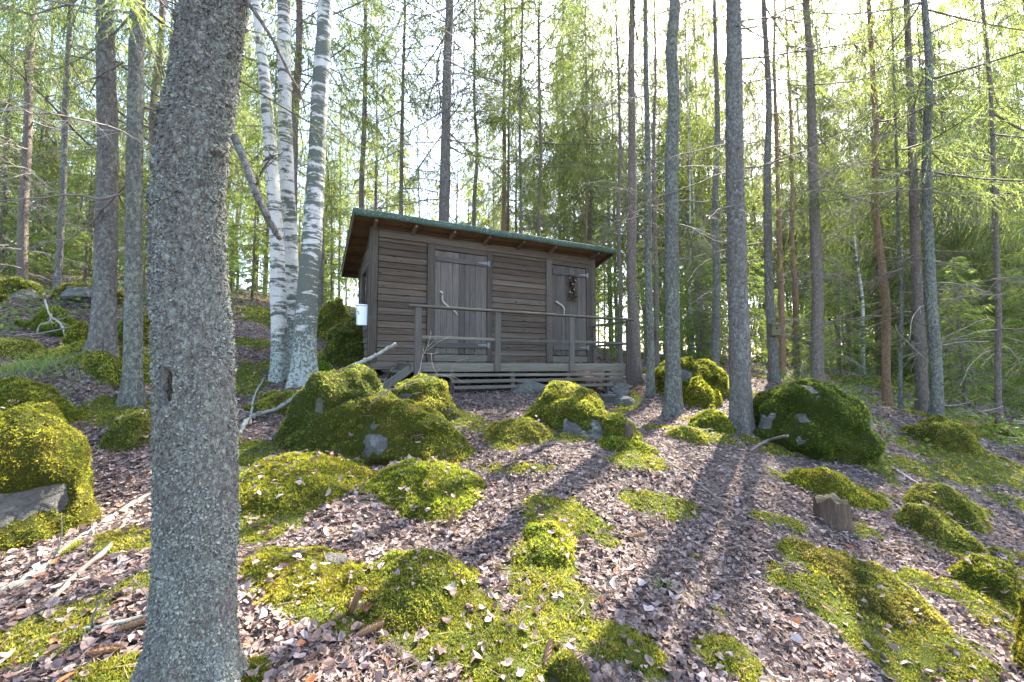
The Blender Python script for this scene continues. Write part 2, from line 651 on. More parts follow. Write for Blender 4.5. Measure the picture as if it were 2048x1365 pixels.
M['deadwood'] = simple_mat('dead_twig_wood', (0.16, 0.135, 0.115), 0.9, 0.15, var=0.5, scale=14)
M['palewood'] = simple_mat('bleached_twig_wood', (0.255, 0.225, 0.195), 0.9, 0.15, var=0.5, scale=14)
M['lichenwood'] = simple_mat('lichen_covered_wood', (0.18, 0.182, 0.155), 0.95, 0.1, var=0.8, scale=38, bump=0.01)
M['needle'] = leaf_mat('spruce_needles', (0.085, 0.120, 0.046), (0.265, 0.315, 0.088), transfac=0.52, rand=0.5)
M['needle_bright'] = leaf_mat('young_spruce_needles', (0.095, 0.145, 0.042), (0.30, 0.38, 0.08), transfac=0.52, rand=0.4)
M['birchleaf'] = leaf_mat('birch_leaves', (0.10, 0.14, 0.028), (0.30, 0.34, 0.04), transfac=0.55, rand=0.35)
M['shrub'] = leaf_mat('bilberry_leaves', (0.075, 0.12, 0.033), (0.16, 0.23, 0.05), transfac=0.45)
M['litter'] = leaf_mat('fallen_leaves', (0.245, 0.193, 0.172), (0.24, 0.16, 0.12), transfac=0.12, rand=0.0, rough=0.7)
M['grass'] = leaf_mat('grass_blades', (0.16, 0.22, 0.07), (0.3, 0.4, 0.1), transfac=0.4)
M['flake'] = leaf_mat('bark_flakes', (0.195, 0.197, 0.168), (0.1, 0.1, 0.09), transfac=0.03, rand=0.0, rough=0.9)
# ------------------------------------------------------------------ the ground
CTRL_PX = [  # (photograph u, v, metres forward) of spots on the ground
    (1024, 1365, 1.73), (1024, 1180, 2.30), (1024, 1000, 3.28), (1024, 900, 4.35), (1024, 850, 5.2), (1024, 800, 6.3),
    (385, 1400, 1.42), (100, 1050, 2.9), (0, 1365, 1.53), (0, 1190, 2.05), (200, 1080, 2.6), (250, 880, 4.1),
    (255, 808, 4.6), (208, 695, 4.9), (300, 900, 3.9), (100, 745, 4.9), (0, 745, 4.6), (640, 768, 5.6), (560, 765, 5.8),
    (500, 880, 4.2), (690, 915, 4.3), (520, 652, 9.0), (480, 695, 7.5), (670, 722, 7.5), (60, 650, 7.0), (113, 592, 8.0),
    (20, 610, 8.5), (300, 645, 8.0), (740, 760, 6.6), (900, 795, 6.1), (1100, 800, 6.7), (1235, 812, 7.3), (1268, 768, 8.3),
    (1300, 793, 7.4), (1345, 832, 6.6), (1480, 850, 5.8), (1873, 838, 7.2), (1842, 832, 7.8), (1998, 858, 7.5),
    (1635, 788, 8.0), (1548, 765, 9.0), (1776, 827, 8.4), (1430, 768, 9.0), (1600, 908, 5.4), (1665, 1022, 3.9),
    (1730, 885, 6.0), (1880, 908, 6.2), (2000, 965, 5.5), (2040, 1100, 4.0), (2040, 1300, 2.7), (1800, 1365, 2.3),
    (1500, 1365, 1.95), (1500, 1150, 2.9), (1500, 1000, 3.9), (1250, 900, 4.5), (1250, 1200, 2.35), (1750, 1150, 3.1),
    (1700, 742, 14), (1950, 805, 12), (1450, 730, 13), (1250, 722, 14), (600, 1365, 1.6), (700, 1100, 2.55),
    (600, 960, 3.35), (850, 900, 4.5),
]
CTRL_W = [  # world x, y, height above the camera level
    (0, 12, .55), (0, 30, 2.2), (-20, 30, 5.5), (25, 30, -.6), (-30, 10, 5.0), (32, 6, -3.6), (0, -5, -2.2), (-6, -3, -1.1),
    (7, -3, -2.9), (0, 75, 4.0), (-60, 50, 9.0), (60, 50, -1.0), (-60, -10, 4.0), (60, -10, -5.0), (0, -60, -4.0),
    (-12, 16, 3.0), (14, 16, -1.0), (0, 0, -1.62), (-2.6, 0, -1.25), (2.5, 0.4, -1.85), (-7, 3, -.35), (9, 3.5, -2.2),
]
cp = np.array([[*P(*c)] for c in CTRL_PX] + [[x, y, h + CH] for x, y, h in CTRL_W])


def _tps(r):
    return np.where(r > 1e-9, r * r * np.log(np.maximum(r, 1e-9)), 0.0)


_n = len(cp)
_S = 10.0
_K = _tps(np.hypot(cp[:, None, 0] - cp[None, :, 0], cp[:, None, 1] - cp[None, :, 1]) / _S) + np.eye(_n) * 0.0006
_A = np.zeros((_n + 3, _n + 3)); _A[:_n, :_n] = _K
_A[:_n, _n] = 1; _A[:_n, _n + 1:] = cp[:, :2] / _S; _A[_n:, :_n] = _A[:_n, _n:].T
_w = np.linalg.solve(_A, np.concatenate([cp[:, 2], [0, 0, 0]]))


def Hs(x, y):
    """smooth ground height"""
    x = np.asarray(x, float).ravel(); y = np.asarray(y, float).ravel()
    r = np.maximum(np.hypot(x, y) / 70.0, 1.0)
    x = x / r; y = y / r
    out = np.empty(len(x))
    for i in range(0, len(x), 20000):
        s = slice(i, i + 20000)
        k = _tps(np.hypot(x[s, None] - cp[None, :, 0], y[s, None] - cp[None, :, 1]) / _S)
        out[s] = k @ _w[:_n] + _w[_n] + _w[_n + 1] * x[s] / _S + _w[_n + 2] * y[s] / _S
    return out


def H(x, y):
    x = np.asarray(x, float).ravel(); y = np.asarray(y, float).ravel()
    return Hs(x, y) + 0.045 * n2(x, y, 1.1, 2, 5) + 0.022 * n2(x, y, 0.33, 2, 9)


def H1(x, y):
    return float(H([x], [y])[0])


def PG(u, v, lo=0.6, hi=40.0):
    """where the sight line of a photograph pixel meets the ground"""
    d = ray(u, v)
    Y = np.linspace(lo, hi, 800)
    p = d[None] * (Y / d[1])[:, None] + np.array([0, 0, CH])
    g = H(p[:, 0], p[:, 1])
    k = np.nonzero(p[:, 2] < g)[0]
    i = k[0] if len(k) else 799
    if i:
        a, b = p[i - 1, 2] - g[i - 1], p[i, 2] - g[i]
        t = a / (a - b) if a != b else 0
        q = p[i - 1] * (1 - t) + p[i] * t
    else:
        q = p[0]
    return np.array([q[0], q[1], H1(q[0], q[1])])


# moss patches on the flat ground: (u, v, radius across, radius along, turn) ; plus noise
PATCH = [(560, 1010, .55, .4), (830, 985, .5, .33), (1090, 1130, .22, .42), (1110, 1030, .35, .35), (640, 1230, .5, .2),
         (830, 1235, .35, .3), (1230, 1290, .3, .25), (1460, 1315, .28, .25), (1700, 1220, .5, .45), (1850, 1290, .4, .3),
         (1900, 1010, .5, .35), (1700, 980, .6, .35), (1330, 1010, .4, .3), (1290, 930, .35, .4), (1430, 880, .55, .35),
         (1960, 930, 1.2, .35), (1850, 900, .8, .5), (1600, 960, .5, .25), (1380, 790, .6, .6), (1950, 1110, .5, .2), (1880, 1180, .5, .2),
         (230, 1090, .35, .2), (260, 830, .6, .35), (520, 690, .6, .5), (560, 800, .5, .35), (520, 900, .4, .2),
         (1150, 880, .5, .25), (1050, 850, .5, .25), (1220, 1080, .2, .15), (1560, 1050, .3, .15), (1160, 1235, .12, .3),
         (280, 1350, .35, .12), (520, 1350, .2, .12), (1010, 940, .5, .15), (1780, 770, 2.0, 1.2), (1900, 830, 1.5, .8),
         (700, 960, .7, .2), (560, 640, 1.0, 1.0), (900, 900, .35, .3), (1330, 860, .4, .25), (1540, 900, .5, .25), (1720, 1060, .3, .2), (1390, 1120, .16, .08),
         (1440, 1230, .1, .06), (1640, 1120, .4, .2), (1790, 1250, .45, .3), (1980, 1000, .7, .3), (2000, 1250, .35, .3)]
PATCH_W = [(PG(u, v), a, b) for u, v, a, b in PATCH]


def moss_mask(x, y):
    x = np.asarray(x, float).ravel(); y = np.asarray(y, float).ravel()
    wob = n2(x, y, 0.42, 4, 21)
    m = np.zeros(len(x))
    for c, a, b in PATCH_W:
        d = np.sqrt(((x - c[0]) / a) ** 2 + ((y - c[1]) / b) ** 2)
        m = np.maximum(m, sstep(1.30, 0.35, d * 1.12 + 0.55 * wob))
    m = m * sstep(-.85, -.30, n2(x, y, .20, 3, 61) + .35 * n2(x, y, .07, 2, 62))
    bg = sstep(0.30, 0.62, n2(x, y, 0.9, 3, 33) + 0.05)
    far = sstep(6.0, 10.0, np.hypot(x, y))
    m = np.maximum(m, bg * (0.75 + 0.25 * far))
    return np.clip(m, 0, 1)


def build_ground():
    th = np.concatenate([np.radians(np.arange(-66, 66, 0.42)), np.radians(np.arange(66, 294, 3.0))])
    rr = [0.12]
    while rr[-1] < 160:
        rr.append(rr[-1] * 1.025 + 0.004)
    rr = np.array(rr)
    x = (rr[:, None] * np.sin(th)[None]).ravel(); y = (rr[:, None] * np.cos(th)[None]).ravel()
    mm = moss_mask(x, y)
    z = H(x, y) + 0.03 * mm * (np.hypot(x, y) < 12)
    fine = np.hypot(x, y) < 9
    z[fine] += 0.008 * n2(x[fine], y[fine], 0.06, 2, 3)
    V = np.stack([x, y, z], 1)
    nt, nr = len(th), len(rr)
    i = np.arange(nr - 1)[:, None] * nt; j = np.arange(nt)[None]; jn = (j + 1) % nt
    Q = np.stack([i + j, i + nt + j, i + nt + jn, i + jn], -1).reshape(-1, 4)
    V = np.concatenate([V, [[0, 0, H1(0, 0)]]])
    j = np.arange(nt)
    T = np.stack([np.full(nt, nr * nt), j, (j + 1) % nt], -1)
    me = mk_mesh('forest_floor', V, [Q, T], M['ground'], True, attrs={'moss': np.append(mm, 0)})
    o = mk_obj('forest_floor', me)
    tag(o, 'sloping forest floor of brown leaf litter and moss', kind='structure')
    return o


GROUND = build_ground()

# ------------------------------------------------------------------ moss tufts
def tufts(pos, nrm, size, rng, blades=5, spread=0.75, tintv=0.5, droop=0.0):
    """little upright moss shoots: several narrow blades from one point"""
    n = len(pos)
    b = np.repeat(pos, blades, 0); nn = np.repeat(norm(nrm), blades, 0)
    up = norm(nn * 0.7 + np.array([0, 0, 0.5]))
    d = norm(up + rng.normal(size=(n * blades, 3)) * spread)
    ln = np.repeat(size, blades) * rng.uniform(0.6, 1.25, n * blades)
    s = norm(np.cross(d, rng.normal(size=(n * blades, 3))))
    w = (ln * rng.uniform(0.22, 0.42, n * blades))[:, None]
    b = b - nn * (ln * 0.15)[:, None]
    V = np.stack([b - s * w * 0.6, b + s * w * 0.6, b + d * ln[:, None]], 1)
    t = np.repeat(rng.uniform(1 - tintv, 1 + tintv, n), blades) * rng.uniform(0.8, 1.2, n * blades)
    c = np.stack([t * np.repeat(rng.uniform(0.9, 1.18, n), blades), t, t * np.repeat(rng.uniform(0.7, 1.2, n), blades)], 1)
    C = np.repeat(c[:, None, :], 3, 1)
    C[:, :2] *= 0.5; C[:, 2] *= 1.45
    return V.reshape(-1, 3), np.arange(3 * n * blades).reshape(-1, 3), C.reshape(-1, 3)


def surf_sample(V, T, n, rng, w=None):
    a, b, c = V[T[:, 0]], V[T[:, 1]], V[T[:, 2]]
    cr = np.cross(b - a, c - a)
    ar = np.linalg.norm(cr, axis=1) / 2
    if w is not None:
        ar = ar * w
    if ar.sum() <= 0:
        return np.zeros((0, 3)), np.zeros((0, 3)), np.zeros(0, int)
    k = rng.choice(len(T), n, p=ar / ar.sum())
    r1, r2 = np.sqrt(rng.random(n)), rng.random(n)
    p = a[k] * (1 - r1)[:, None] + b[k] * (r1 * (1 - r2))[:, None] + c[k] * (r1 * r2)[:, None]
    return p, norm(cr[k]), k


BOULDERS = []      # (centre, rx, ry, rz, yaw) for keeping litter off and for other placement


def rock_radius(D, seed, poly, lump, nplanes=14):
    rng = np.random.default_rng(seed)
    r = np.ones(len(D))
    if poly > 0:
        nn = norm(rng.normal(size=(nplanes, 3)))
        off = rng.uniform(0.72, 1.0, nplanes)
        dn = D @ nn.T
        cand = np.where(dn > 0.05, off[None] / np.maximum(dn, 0.05), 9)
        # soft minimum keeps worn edges
        pr = -np.log(np.exp(-14 * np.minimum(cand, 3)).sum(1)) / 14
        r = (1 - poly) * r + poly * np.minimum(pr, 1.25)
    r = r + .035 * fbm(D * 4.5 + seed, 2, seed + 77) + lump * fbm(D * 1.9 + seed * 3.1, 3, seed) + 0.25 * lump * fbm(D * 6 + seed, 2, seed + 5)
    return r


def boulder(name, label, cat, u0, u1, vt, Y, depth=0.8, sink=0.3, yaw=0.0, seed=1, moss=0.5, poly=0.45, lump=0.12,
            group=None, tuft=0.022, ntuft=None, bare=(), res=(72, 46), vb=None, thick=0.03, tintc=(1, 1, 1), box=1.0, lean=0.0):
    """a stone lying at its own distance: left/right/top seen in the photograph give width and height"""
    um = (u0 + u1) / 2
    c0 = P(um, vt, Y)
    gx, gy = c0[0], Y
    top = c0[2]
    g = H1(gx, gy) if vb is None else P(um, vb, Y)[2]
    rx = (u1 - u0) / 2 / FPX * Y * cosu(min(max(um, 0), 2048))
    ry = rx * depth
    rz = max((top - g) / (2 * (1 - sink)), 0.05)
    cz = top - rz
    rng = np.random.default_rng(seed + 1000)
    nt, npn = res
    th = np.linspace(0, 2 * math.pi, nt, endpoint=False)
    ph = np.linspace(-math.pi / 2 + 0.02, math.pi / 2 - 0.02, npn)
    D = np.stack([np.cos(ph)[:, None] * np.cos(th)[None], np.cos(ph)[:, None] * np.sin(th)[None], np.repeat(np.sin(ph)[:, None], nt, 1)], -1).reshape(-1, 3)
    r = rock_radius(D, seed, min(1, poly * 1.25), lump * 1.25)
    r = r / np.quantile(r[D[:, 2] > 0.75], 0.6) if (D[:, 2] > 0.75).any() else r
    S = np.array([rx, ry, rz])
    Db = np.sign(D) * np.abs(D) ** box
    L = Db * r[:, None] * S
    if sink > .2:                    # buried part goes straight down, no undercut on the downhill side
        low = D[:, 2] < .1
        hd = norm(D[:, :2]) * np.maximum(.75, np.hypot(D[:, 0], D[:, 1]))[:, None]
        L[low, :2] = (hd * r[:, None] * S[:2])[low]
        L[D[:, 2] < 0, 2] *= 1.3
    L[:, 0] += lean * L[:, 2]
    if moss > .3:                    # moss apron spreading over the ground
        zg = (L[:, 2] - (g - cz)) / max(top - g, .05)
        k = .93 + .32 * np.exp(-np.maximum(zg, 0) / .25)
        L[:, :2] *= k[:, None]
    cyw, syw = math.cos(yaw), math.sin(yaw)
    Rm = np.array([[cyw, -syw, 0], [syw, cyw, 0], [0, 0, 1]])
    L = L @ Rm.T
    i = np.arange(npn - 1)[:, None] * nt; j = np.arange(nt)[None]; jn = (j + 1) % nt
    Q = np.stack([i + j, i + jn, i + nt + jn, i + nt + j], -1).reshape(-1, 4)
    L = np.concatenate([L, [L[-nt:].mean(0)], [L[:nt].mean(0)]])
    jj = np.arange(nt)
    Tt = np.stack([(npn - 1) * nt + jj, (npn - 1) * nt + (jj + 1) % nt, np.full(nt, len(L) - 2)], -1)
    Tb = np.stack([(jj + 1) % nt, jj, np.full(nt, len(L) - 1)], -1)
    # vertex normals
    T = np.concatenate([Q[:, :3], Q[:, [0, 2, 3]], Tt, Tb])
    fn = np.cross(L[T[:, 1]] - L[T[:, 0]], L[T[:, 2]] - L[T[:, 0]])
    N = np.zeros_like(L)
    for k in range(3):
        np.add.at(N, T[:, k], fn)
    N = norm(N)
    root = empty(name, (gx, gy, g))
    tag(root, label, cat, group)
    off = np.array([0, 0, cz - g])
    W = L + off                      # relative to the root
    mk_obj('stone', mk_mesh('stone', W, [Q, Tt, Tb], M['stone'], True), root)
    BOULDERS.append((np.array([gx, gy, cz]), rx, ry, rz, yaw))
    if moss > 0:
        wp = W + np.array([gx, gy, g])
        nz = fbm(wp * 2.2 + seed, 3, seed + 40)
        m = sstep(0.0, 0.55, (N[:, 2] + 0.95) * moss + 0.62 * nz + (moss - 0.66))
        for (bu, bv, br) in bare:    # stone showing through
            bp = P(bu, bv, Y - ry * 0.75)
            br = br * 1.15
            dd = np.hypot((wp[:, 0] - bp[0]) / br, (wp[:, 2] - bp[2]) / (br * 1.1)) + 0.55 * nz + .35 * fbm(wp * 11, 2, seed + 70)
            front = wp[:, 1] < gy + ry * 0.1
            m = np.where(front, m * sstep(0.55, 1.05, dd), m)
        Mv = W + N * (m * thick * (1 + 0.5 * fbm(wp * 9, 2, seed)) - 0.012 * (m < 0.1))[:, None]
        keep = lambda F: F[(m[F] > 0.12).any(1)]
        Qm, Tm = keep(Q), keep(np.concatenate([Tt, Tb]))
        mb = MB()
        tc = np.array(tintc)
        lumps = fbm(wp / (tuft * 4.5), 2, seed + 9)
        Mv = Mv + N * (m * tuft * .8 * lumps)[:, None]
        used = np.unique(np.concatenate([Qm.ravel(), Tm.ravel()])) if len(Qm) + len(Tm) else []
        if len(used):
            re = -np.ones(len(Mv), int); re[used] = np.arange(len(used))
            mb.add(Mv[used], [re[Qm], re[Tm]] if len(Tm) else [re[Qm]], .32 * tc)  # shell under the tufts darkened, shade put into its colour
            Ts = np.concatenate([Q[:, :3], Q[:, [0, 2, 3]], Tt, Tb])
            vis = (Mv[Ts].mean(1)[:, 2] > -0.45)
            wgt = np.clip(m[Ts].mean(1) - 0.08, 0, 1) * vis
            area = (np.linalg.norm(np.cross(Mv[Ts[:, 1]] - Mv[Ts[:, 0]], Mv[Ts[:, 2]] - Mv[Ts[:, 0]]), axis=1) / 2 * wgt).sum()
            nT = ntuft or int(min(10000, area / (tuft * tuft) * 2.3))
            p, q, _ = surf_sample(Mv, Ts, nT, rng, wgt)
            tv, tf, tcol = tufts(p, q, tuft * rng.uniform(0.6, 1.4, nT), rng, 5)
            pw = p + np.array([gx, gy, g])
            sh = 1 + .38 * fbm(pw / (tuft * 4.5), 2, seed + 9)  # tufts tinted darker in the hollows between lumps, painted crevice shade
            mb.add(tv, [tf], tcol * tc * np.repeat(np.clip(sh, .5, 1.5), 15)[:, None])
            mo = mk_obj('moss', mb.mesh('moss', M['moss'], True, True), root, kind='stuff')
    return root


def mound(name, label, cat, u0, u1, vt, Y, depth=0.8, sink=0.0, yaw=0.0, seed=1, moss=1.0, poly=0, lump=0.12, group=None, tuft=0.022,
          tintc=(1, 1, 1), bare=(), thick=0, res=(84, 34), hk=.86, **kw):
    """moss hummock: a swelling of the ground with a soft irregular skirt"""
    um = (u0 + u1) / 2
    c0 = P(um, vt, Y)
    gx, gy = c0[0], Y
    g = H1(gx, gy)
    h = max(c0[2] - g, .06) * hk
    rx = (u1 - u0) / 2 / FPX * Y * 1.2 * cosu(min(max(um, 0), 2048)); ry = rx * depth * 1.15
    nt, nr = res
    th = np.linspace(0, 2 * math.pi, nt, endpoint=False); rr = np.linspace(0.02, 1.15, nr)
    X = (rr[:, None] * np.cos(th)[None]).ravel(); Yv = (rr[:, None] * np.sin(th)[None]).ravel()
    x, y = gx + X * rx, gy + Yv * ry
    wob = fbm(np.stack([X * 1.4 + seed * 7.1, Yv * 1.4, X * 0 + seed], 1), 3, seed)
    d = np.hypot(X, Yv) * (1 + .30 * wob * np.clip(np.hypot(X, Yv) * 1.6, 0, 1))
    prof = np.clip(1 - np.clip(d, 0, 1) ** 2.5, 0, 1) ** 1.3
    lumpn = fbm(np.stack([x / (rx * .45), y / (rx * .45), x * 0 + seed], 1), 3, seed + 3)
    lp = fbm(np.stack([x, y, x * 0], 1) / (tuft * 4.5), 2, seed + 9)
    z = H(x, y) - .03 + (.035 + h) * prof * (1 + 1.3 * lump * lumpn) + tuft * .8 * lp * np.clip(prof * 3, 0, 1) - .05 * (d > 1)
    V = np.stack([x - gx, y - gy, z - g], 1)
    i = np.arange(nr - 1)[:, None] * nt; j = np.arange(nt)[None]; jn = (j + 1) % nt
    Q = np.stack([i + j, i + nt + j, i + nt + jn, i + jn], -1).reshape(-1, 4)
    T = np.concatenate([Q[:, :3], Q[:, [0, 2, 3]]])
    rng = np.random.default_rng(seed + 1000)
    tc = np.array(tintc)
    mb = MB(); mb.add(V, [Q, np.stack([np.zeros(nt - 2, int), np.arange(1, nt - 1), np.arange(2, nt)], -1)], .32 * tc)  # darkened shell paints the shade beneath the tufts
    wgt = np.clip((1.02 - d[T].mean(1)) * 6, 0, 1)
    area = (np.linalg.norm(np.cross(V[T[:, 1]] - V[T[:, 0]], V[T[:, 2]] - V[T[:, 0]]), axis=1) / 2 * wgt).sum()
    nT = int(min(12500, area / (tuft * tuft) * 2.3))
    p, q, _ = surf_sample(V, T, nT, rng, wgt)
    q = np.where(q[:, 2:3] < 0, -q, q)
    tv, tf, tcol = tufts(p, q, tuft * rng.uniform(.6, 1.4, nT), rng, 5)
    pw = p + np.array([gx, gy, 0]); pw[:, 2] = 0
    sh = 1 + .38 * fbm(pw / (tuft * 4.5), 2, seed + 9)  # tint follows the lumps, painting shade into the hollows
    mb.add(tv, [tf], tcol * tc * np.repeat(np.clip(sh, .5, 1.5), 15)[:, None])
    o = mk_obj(name, mb.mesh(name, M['moss'], True, True), None, (gx, gy, g))
    tag(o, label, cat, group)
    MOUNDS.append((gx, gy, rx, ry, h, seed, lump))
    return o


MOUNDS = []
BL = [
    # name, label, category, u0, u1, vtop, Y, options
    ('mossy_boulder', 'big mossy boulder at the left edge with bare grey stone showing below', -150, 190, 818, 2.75, dict(depth=.75, sink=.35, seed=3, moss=.80, poly=.4, tuft=.017, ntuft=17000, bare=[(120, 990, .10), (40, 1025, .12)], thick=.03, lump=.10)),
    ('moss_mound', 'rounded moss mound just behind the big boulder at left edge', -120, 150, 768, 3.9, dict(depth=.7, sink=.4, seed=5, moss=1.0, tuft=.022)),
    ('moss_mound', 'small moss mound in front of the thin grey spruce at left', 205, 330, 806, 4.0, dict(depth=.8, sink=.4, seed=6, moss=.95, tuft=.022)),
    ('moss_mound', 'broad moss mound around the foot of the thin grey spruce', 130, 330, 765, 4.9, dict(depth=.6, sink=.5, seed=7, moss=1.0, tuft=.026)),
    ('moss_mound', 'sunlit flat moss hummock in front of the thick left spruce', 60, 240, 686, 5.3, dict(depth=.55, sink=.5, seed=8, moss=1.0, tuft=.028)),
    ('moss_mound', 'flat moss hummock beside the grass tuft at the left edge', -60, 120, 676, 5.8, dict(depth=.5, sink=.5, seed=9, moss=1.0, tuft=.03)),
    ('mossy_boulder', 'grey boulder with thick moss cap, farthest left', -40, 92, 562, 8.0, dict(depth=.8, sink=.3, seed=10, moss=.52, tuft=.04, bare=[(40, 620, .55)])),
    ('mossy_boulder', 'grey boulder with moss cap behind the thick left spruce', 108, 255, 574, 8.2, dict(depth=.7, sink=.3, seed=11, moss=.50, tuft=.04, bare=[(170, 605, .5)])),
    ('moss_mound', 'dark green moss mound behind the bleached dead branch', 40, 186, 616, 7.0, dict(depth=.5, sink=.45, seed=12, moss=.95, tuft=.036)),
    ('mossy_boulder', 'small mossy stone left of the thick spruce foot', 134, 196, 652, 6.0, dict(depth=.8, sink=.35, seed=13, moss=.8, tuft=.03)),
    ('mossy_boulder', 'mossy stone between the two left spruce trunks', 232, 312, 622, 6.6, dict(depth=.8, sink=.3, seed=14, moss=.85, tuft=.032)),
    ('mossy_boulder', 'large moss covered boulder before the cabin with bare stone patch', 606, 800, 742, 4.55, dict(depth=.8, sink=.3, seed=16, moss=.86, poly=.45, tuft=.022, bare=[(704, 808, .11), (648, 812, .07)], lump=.12)),
    ('mossy_boulder', 'low front boulder with grey stone face below the large mossy one', 640, 880, 800, 4.25, dict(depth=.55, sink=.3, seed=17, moss=.86, tuft=.021, bare=[(757, 888, .17)], lump=.15)),
    ('moss_mound', 'moss slope running down right from the large mossy boulder', 760, 925, 842, 4.2, dict(depth=.8, sink=.4, seed=18, moss=.95, tuft=.021)),
    ('moss_mound', 'moss shoulder on the left side of the large mossy boulder', 585, 720, 812, 4.35, dict(depth=.7, sink=.4, seed=19, moss=.92, tuft=.021)),
    ('mossy_boulder', 'grey rounded boulder beside the cabin steps with one green moss cushion', 775, 908, 758, 5.3, dict(depth=.9, sink=.3, seed=20, moss=.42, poly=.35, tuft=.024)),
    ('moss_mound', 'yellowish moss hump in front of the grey boulder by the steps', 770, 900, 800, 4.75, dict(depth=.7, sink=.4, seed=21, moss=.95, tuft=.022)),
    ('mossy_boulder', 'mossy boulder left of the cabin corner', 650, 770, 642, 7.6, dict(depth=.9, sink=.3, seed=22, moss=.75, tuft=.036)),
    ('mossy_boulder', 'upper mossy boulder with grey top left of the cabin', 640, 700, 603, 9.2, dict(depth=.9, sink=.3, seed=23, moss=.68, tuft=.042)),
    ('moss_mound', 'small bright green moss cushion beside the right birch foot', 632, 664, 722, 6.2, dict(depth=.9, sink=.4, seed=24, moss=1.1, tuft=.025, res=(40, 26))),
    ('mossy_boulder', 'moss topped rock with grey base in front of the deck', 1066, 1206, 775, 5.3, dict(depth=.8, sink=.28, seed=25, moss=.74, poly=.5, tuft=.023, bare=[(1140, 856, .16)])),
    ('mossy_boulder', 'smaller mossy rock right below the moss topped rock', 1160, 1256, 830, 4.9, dict(depth=.8, sink=.3, seed=26, moss=.72, poly=.5, tuft=.023, bare=[(1178, 858, .1)])),
    ('moss_mound', 'sunlit low moss mound left of the moss topped rock', 965, 1115, 840, 4.75, dict(depth=.7, sink=.45, seed=27, moss=.95, tuft=.022)),
    ('mossy_boulder', 'huge dark green mossy boulder beside the thick grey spruce', 1488, 1706, 768, 5.75, dict(depth=.8, sink=.28, seed=31, moss=.92, poly=.45, tuft=.025, bare=[(1545, 848, .15), (1622, 778, .08), (1598, 835, .07), (1590, 880, .06)], thick=.04, box=.85)),
    ('mossy_boulder', 'mossy boulder behind the crooked greenish trunk', 1308, 1435, 722, 7.8, dict(depth=.8, sink=.3, seed=29, moss=.85, tuft=.034, bare=[(1366, 748, .1)])),
    ('moss_mound', 'moss hump in front of the boulder behind the crooked trunk', 1368, 1432, 754, 7.0, dict(depth=.9, sink=.4, seed=30, moss=.95, tuft=.03)),
    ('moss_mound', 'moss mound between the crooked trunk and the thick grey spruce', 1388, 1472, 818, 5.7, dict(depth=.9, sink=.4, seed=32, moss=1.0, tuft=.025)),
    ('moss_mound', 'small round bright moss cushion below the crooked trunk', 1343, 1414, 850, 5.1, dict(depth=.8, sink=.4, seed=33, moss=1.0, tuft=.023)),
    ('moss_mound', 'long sunlit moss mound in front of the right spruce pair', 1812, 1975, 824, 6.4, dict(hk=.62, depth=.7, sink=.4, seed=34, moss=1.0, tuft=.027)),
    ('moss_mound', 'dark moss mound at the right edge by the thin leaning trunk', 1950, 2040, 853, 6.9, dict(depth=.8, sink=.4, seed=35, moss=.95, tuft=.03)),
    ('moss_mound', 'large left moss mound in the foreground beside the nearest trunk', 440, 735, 917, 3.35, dict(depth=.95, sink=.5, seed=36, moss=1.1, tuft=.0185, lump=.10)),
    ('moss_mound', 'right foreground moss mound touching the large left one', 716, 950, 924, 3.45, dict(depth=.85, sink=.5, seed=37, moss=1.05, tuft=.019, lump=.12)),
    ('moss_mound', 'nearest moss mound at the bottom with a bright green crest', 730, 955, 1135, 2.15, dict(hk=.92, depth=.95, sink=.45, seed=38, moss=1.05, tuft=.0135, lump=.14)),
    ('moss_mound', 'long yellow moss bank in the foreground with a cone on it', 455, 790, 1150, 2.22, dict(depth=.5, sink=.45, seed=39, moss=1.0, tuft=.0135, lump=.18)),
    ('moss_mound', 'narrow moss bank at the middle of the foreground', 1055, 1155, 1062, 2.75, dict(depth=1.3, sink=.5, seed=40, moss=1.0, tuft=.016, lump=.16)),
    ('moss_mound', 'wide olive moss mound at the right foreground', 1590, 1860, 1135, 3.0, dict(depth=.75, sink=.5, seed=41, moss=1.0, tuft=.016, lump=.14)),
    ('moss_mound', 'flat moss hump behind the low sawn stump', 1560, 1760, 938, 4.3, dict(depth=.5, sink=.5, seed=46, moss=1.0, tuft=.02)),
    ('moss_mound', 'right moss mound below the pale fallen stick', 1808, 1975, 950, 4.4, dict(hk=.62, depth=.6, sink=.45, seed=42, moss=1.0, tuft=.021)),
    ('moss_mound', 'lower moss mound between stump and right edge', 1790, 1960, 1000, 3.9, dict(hk=.62, depth=.6, sink=.45, seed=43, moss=1.0, tuft=.02)),
    ('moss_mound', 'flat moss hummock at the right edge of the foreground', 1880, 2110, 1090, 3.3, dict(depth=.6, seed=44, tuft=.0175, hk=.6)),
    ('mossy_boulder', 'grey sided mossy stone in the lower right corner', 2012, 2230, 1190, 2.5, dict(depth=.6, sink=.35, seed=45, moss=.66, tuft=.0155, bare=[(2065, 1235, .16)])),
    ('moss_mound', 'low shaded moss hump left of the small round stump', 1190, 1300, 880, 4.5, dict(depth=.6, sink=.5, seed=47, moss=1.0, tuft=.022)),
    ('moss_mound', 'moss mound under the two birches', 500, 640, 790, 5.0, dict(depth=.5, sink=.5, seed=48, moss=.9, tuft=.025)),
]
TINT = {'huge dark': (.62, .82, .7), 'small bright green': (.62, 1.1, .5), 'wide olive': (1.0, .92, 1.2), 'dark green moss': (.7, .9, .7), 'dark moss': (.7, .85, .8), 'yellowish': (1.12, 1.02, .9), 'long yellow': (1.12, 1.05, .95)}
trng = np.random.default_rng(12)
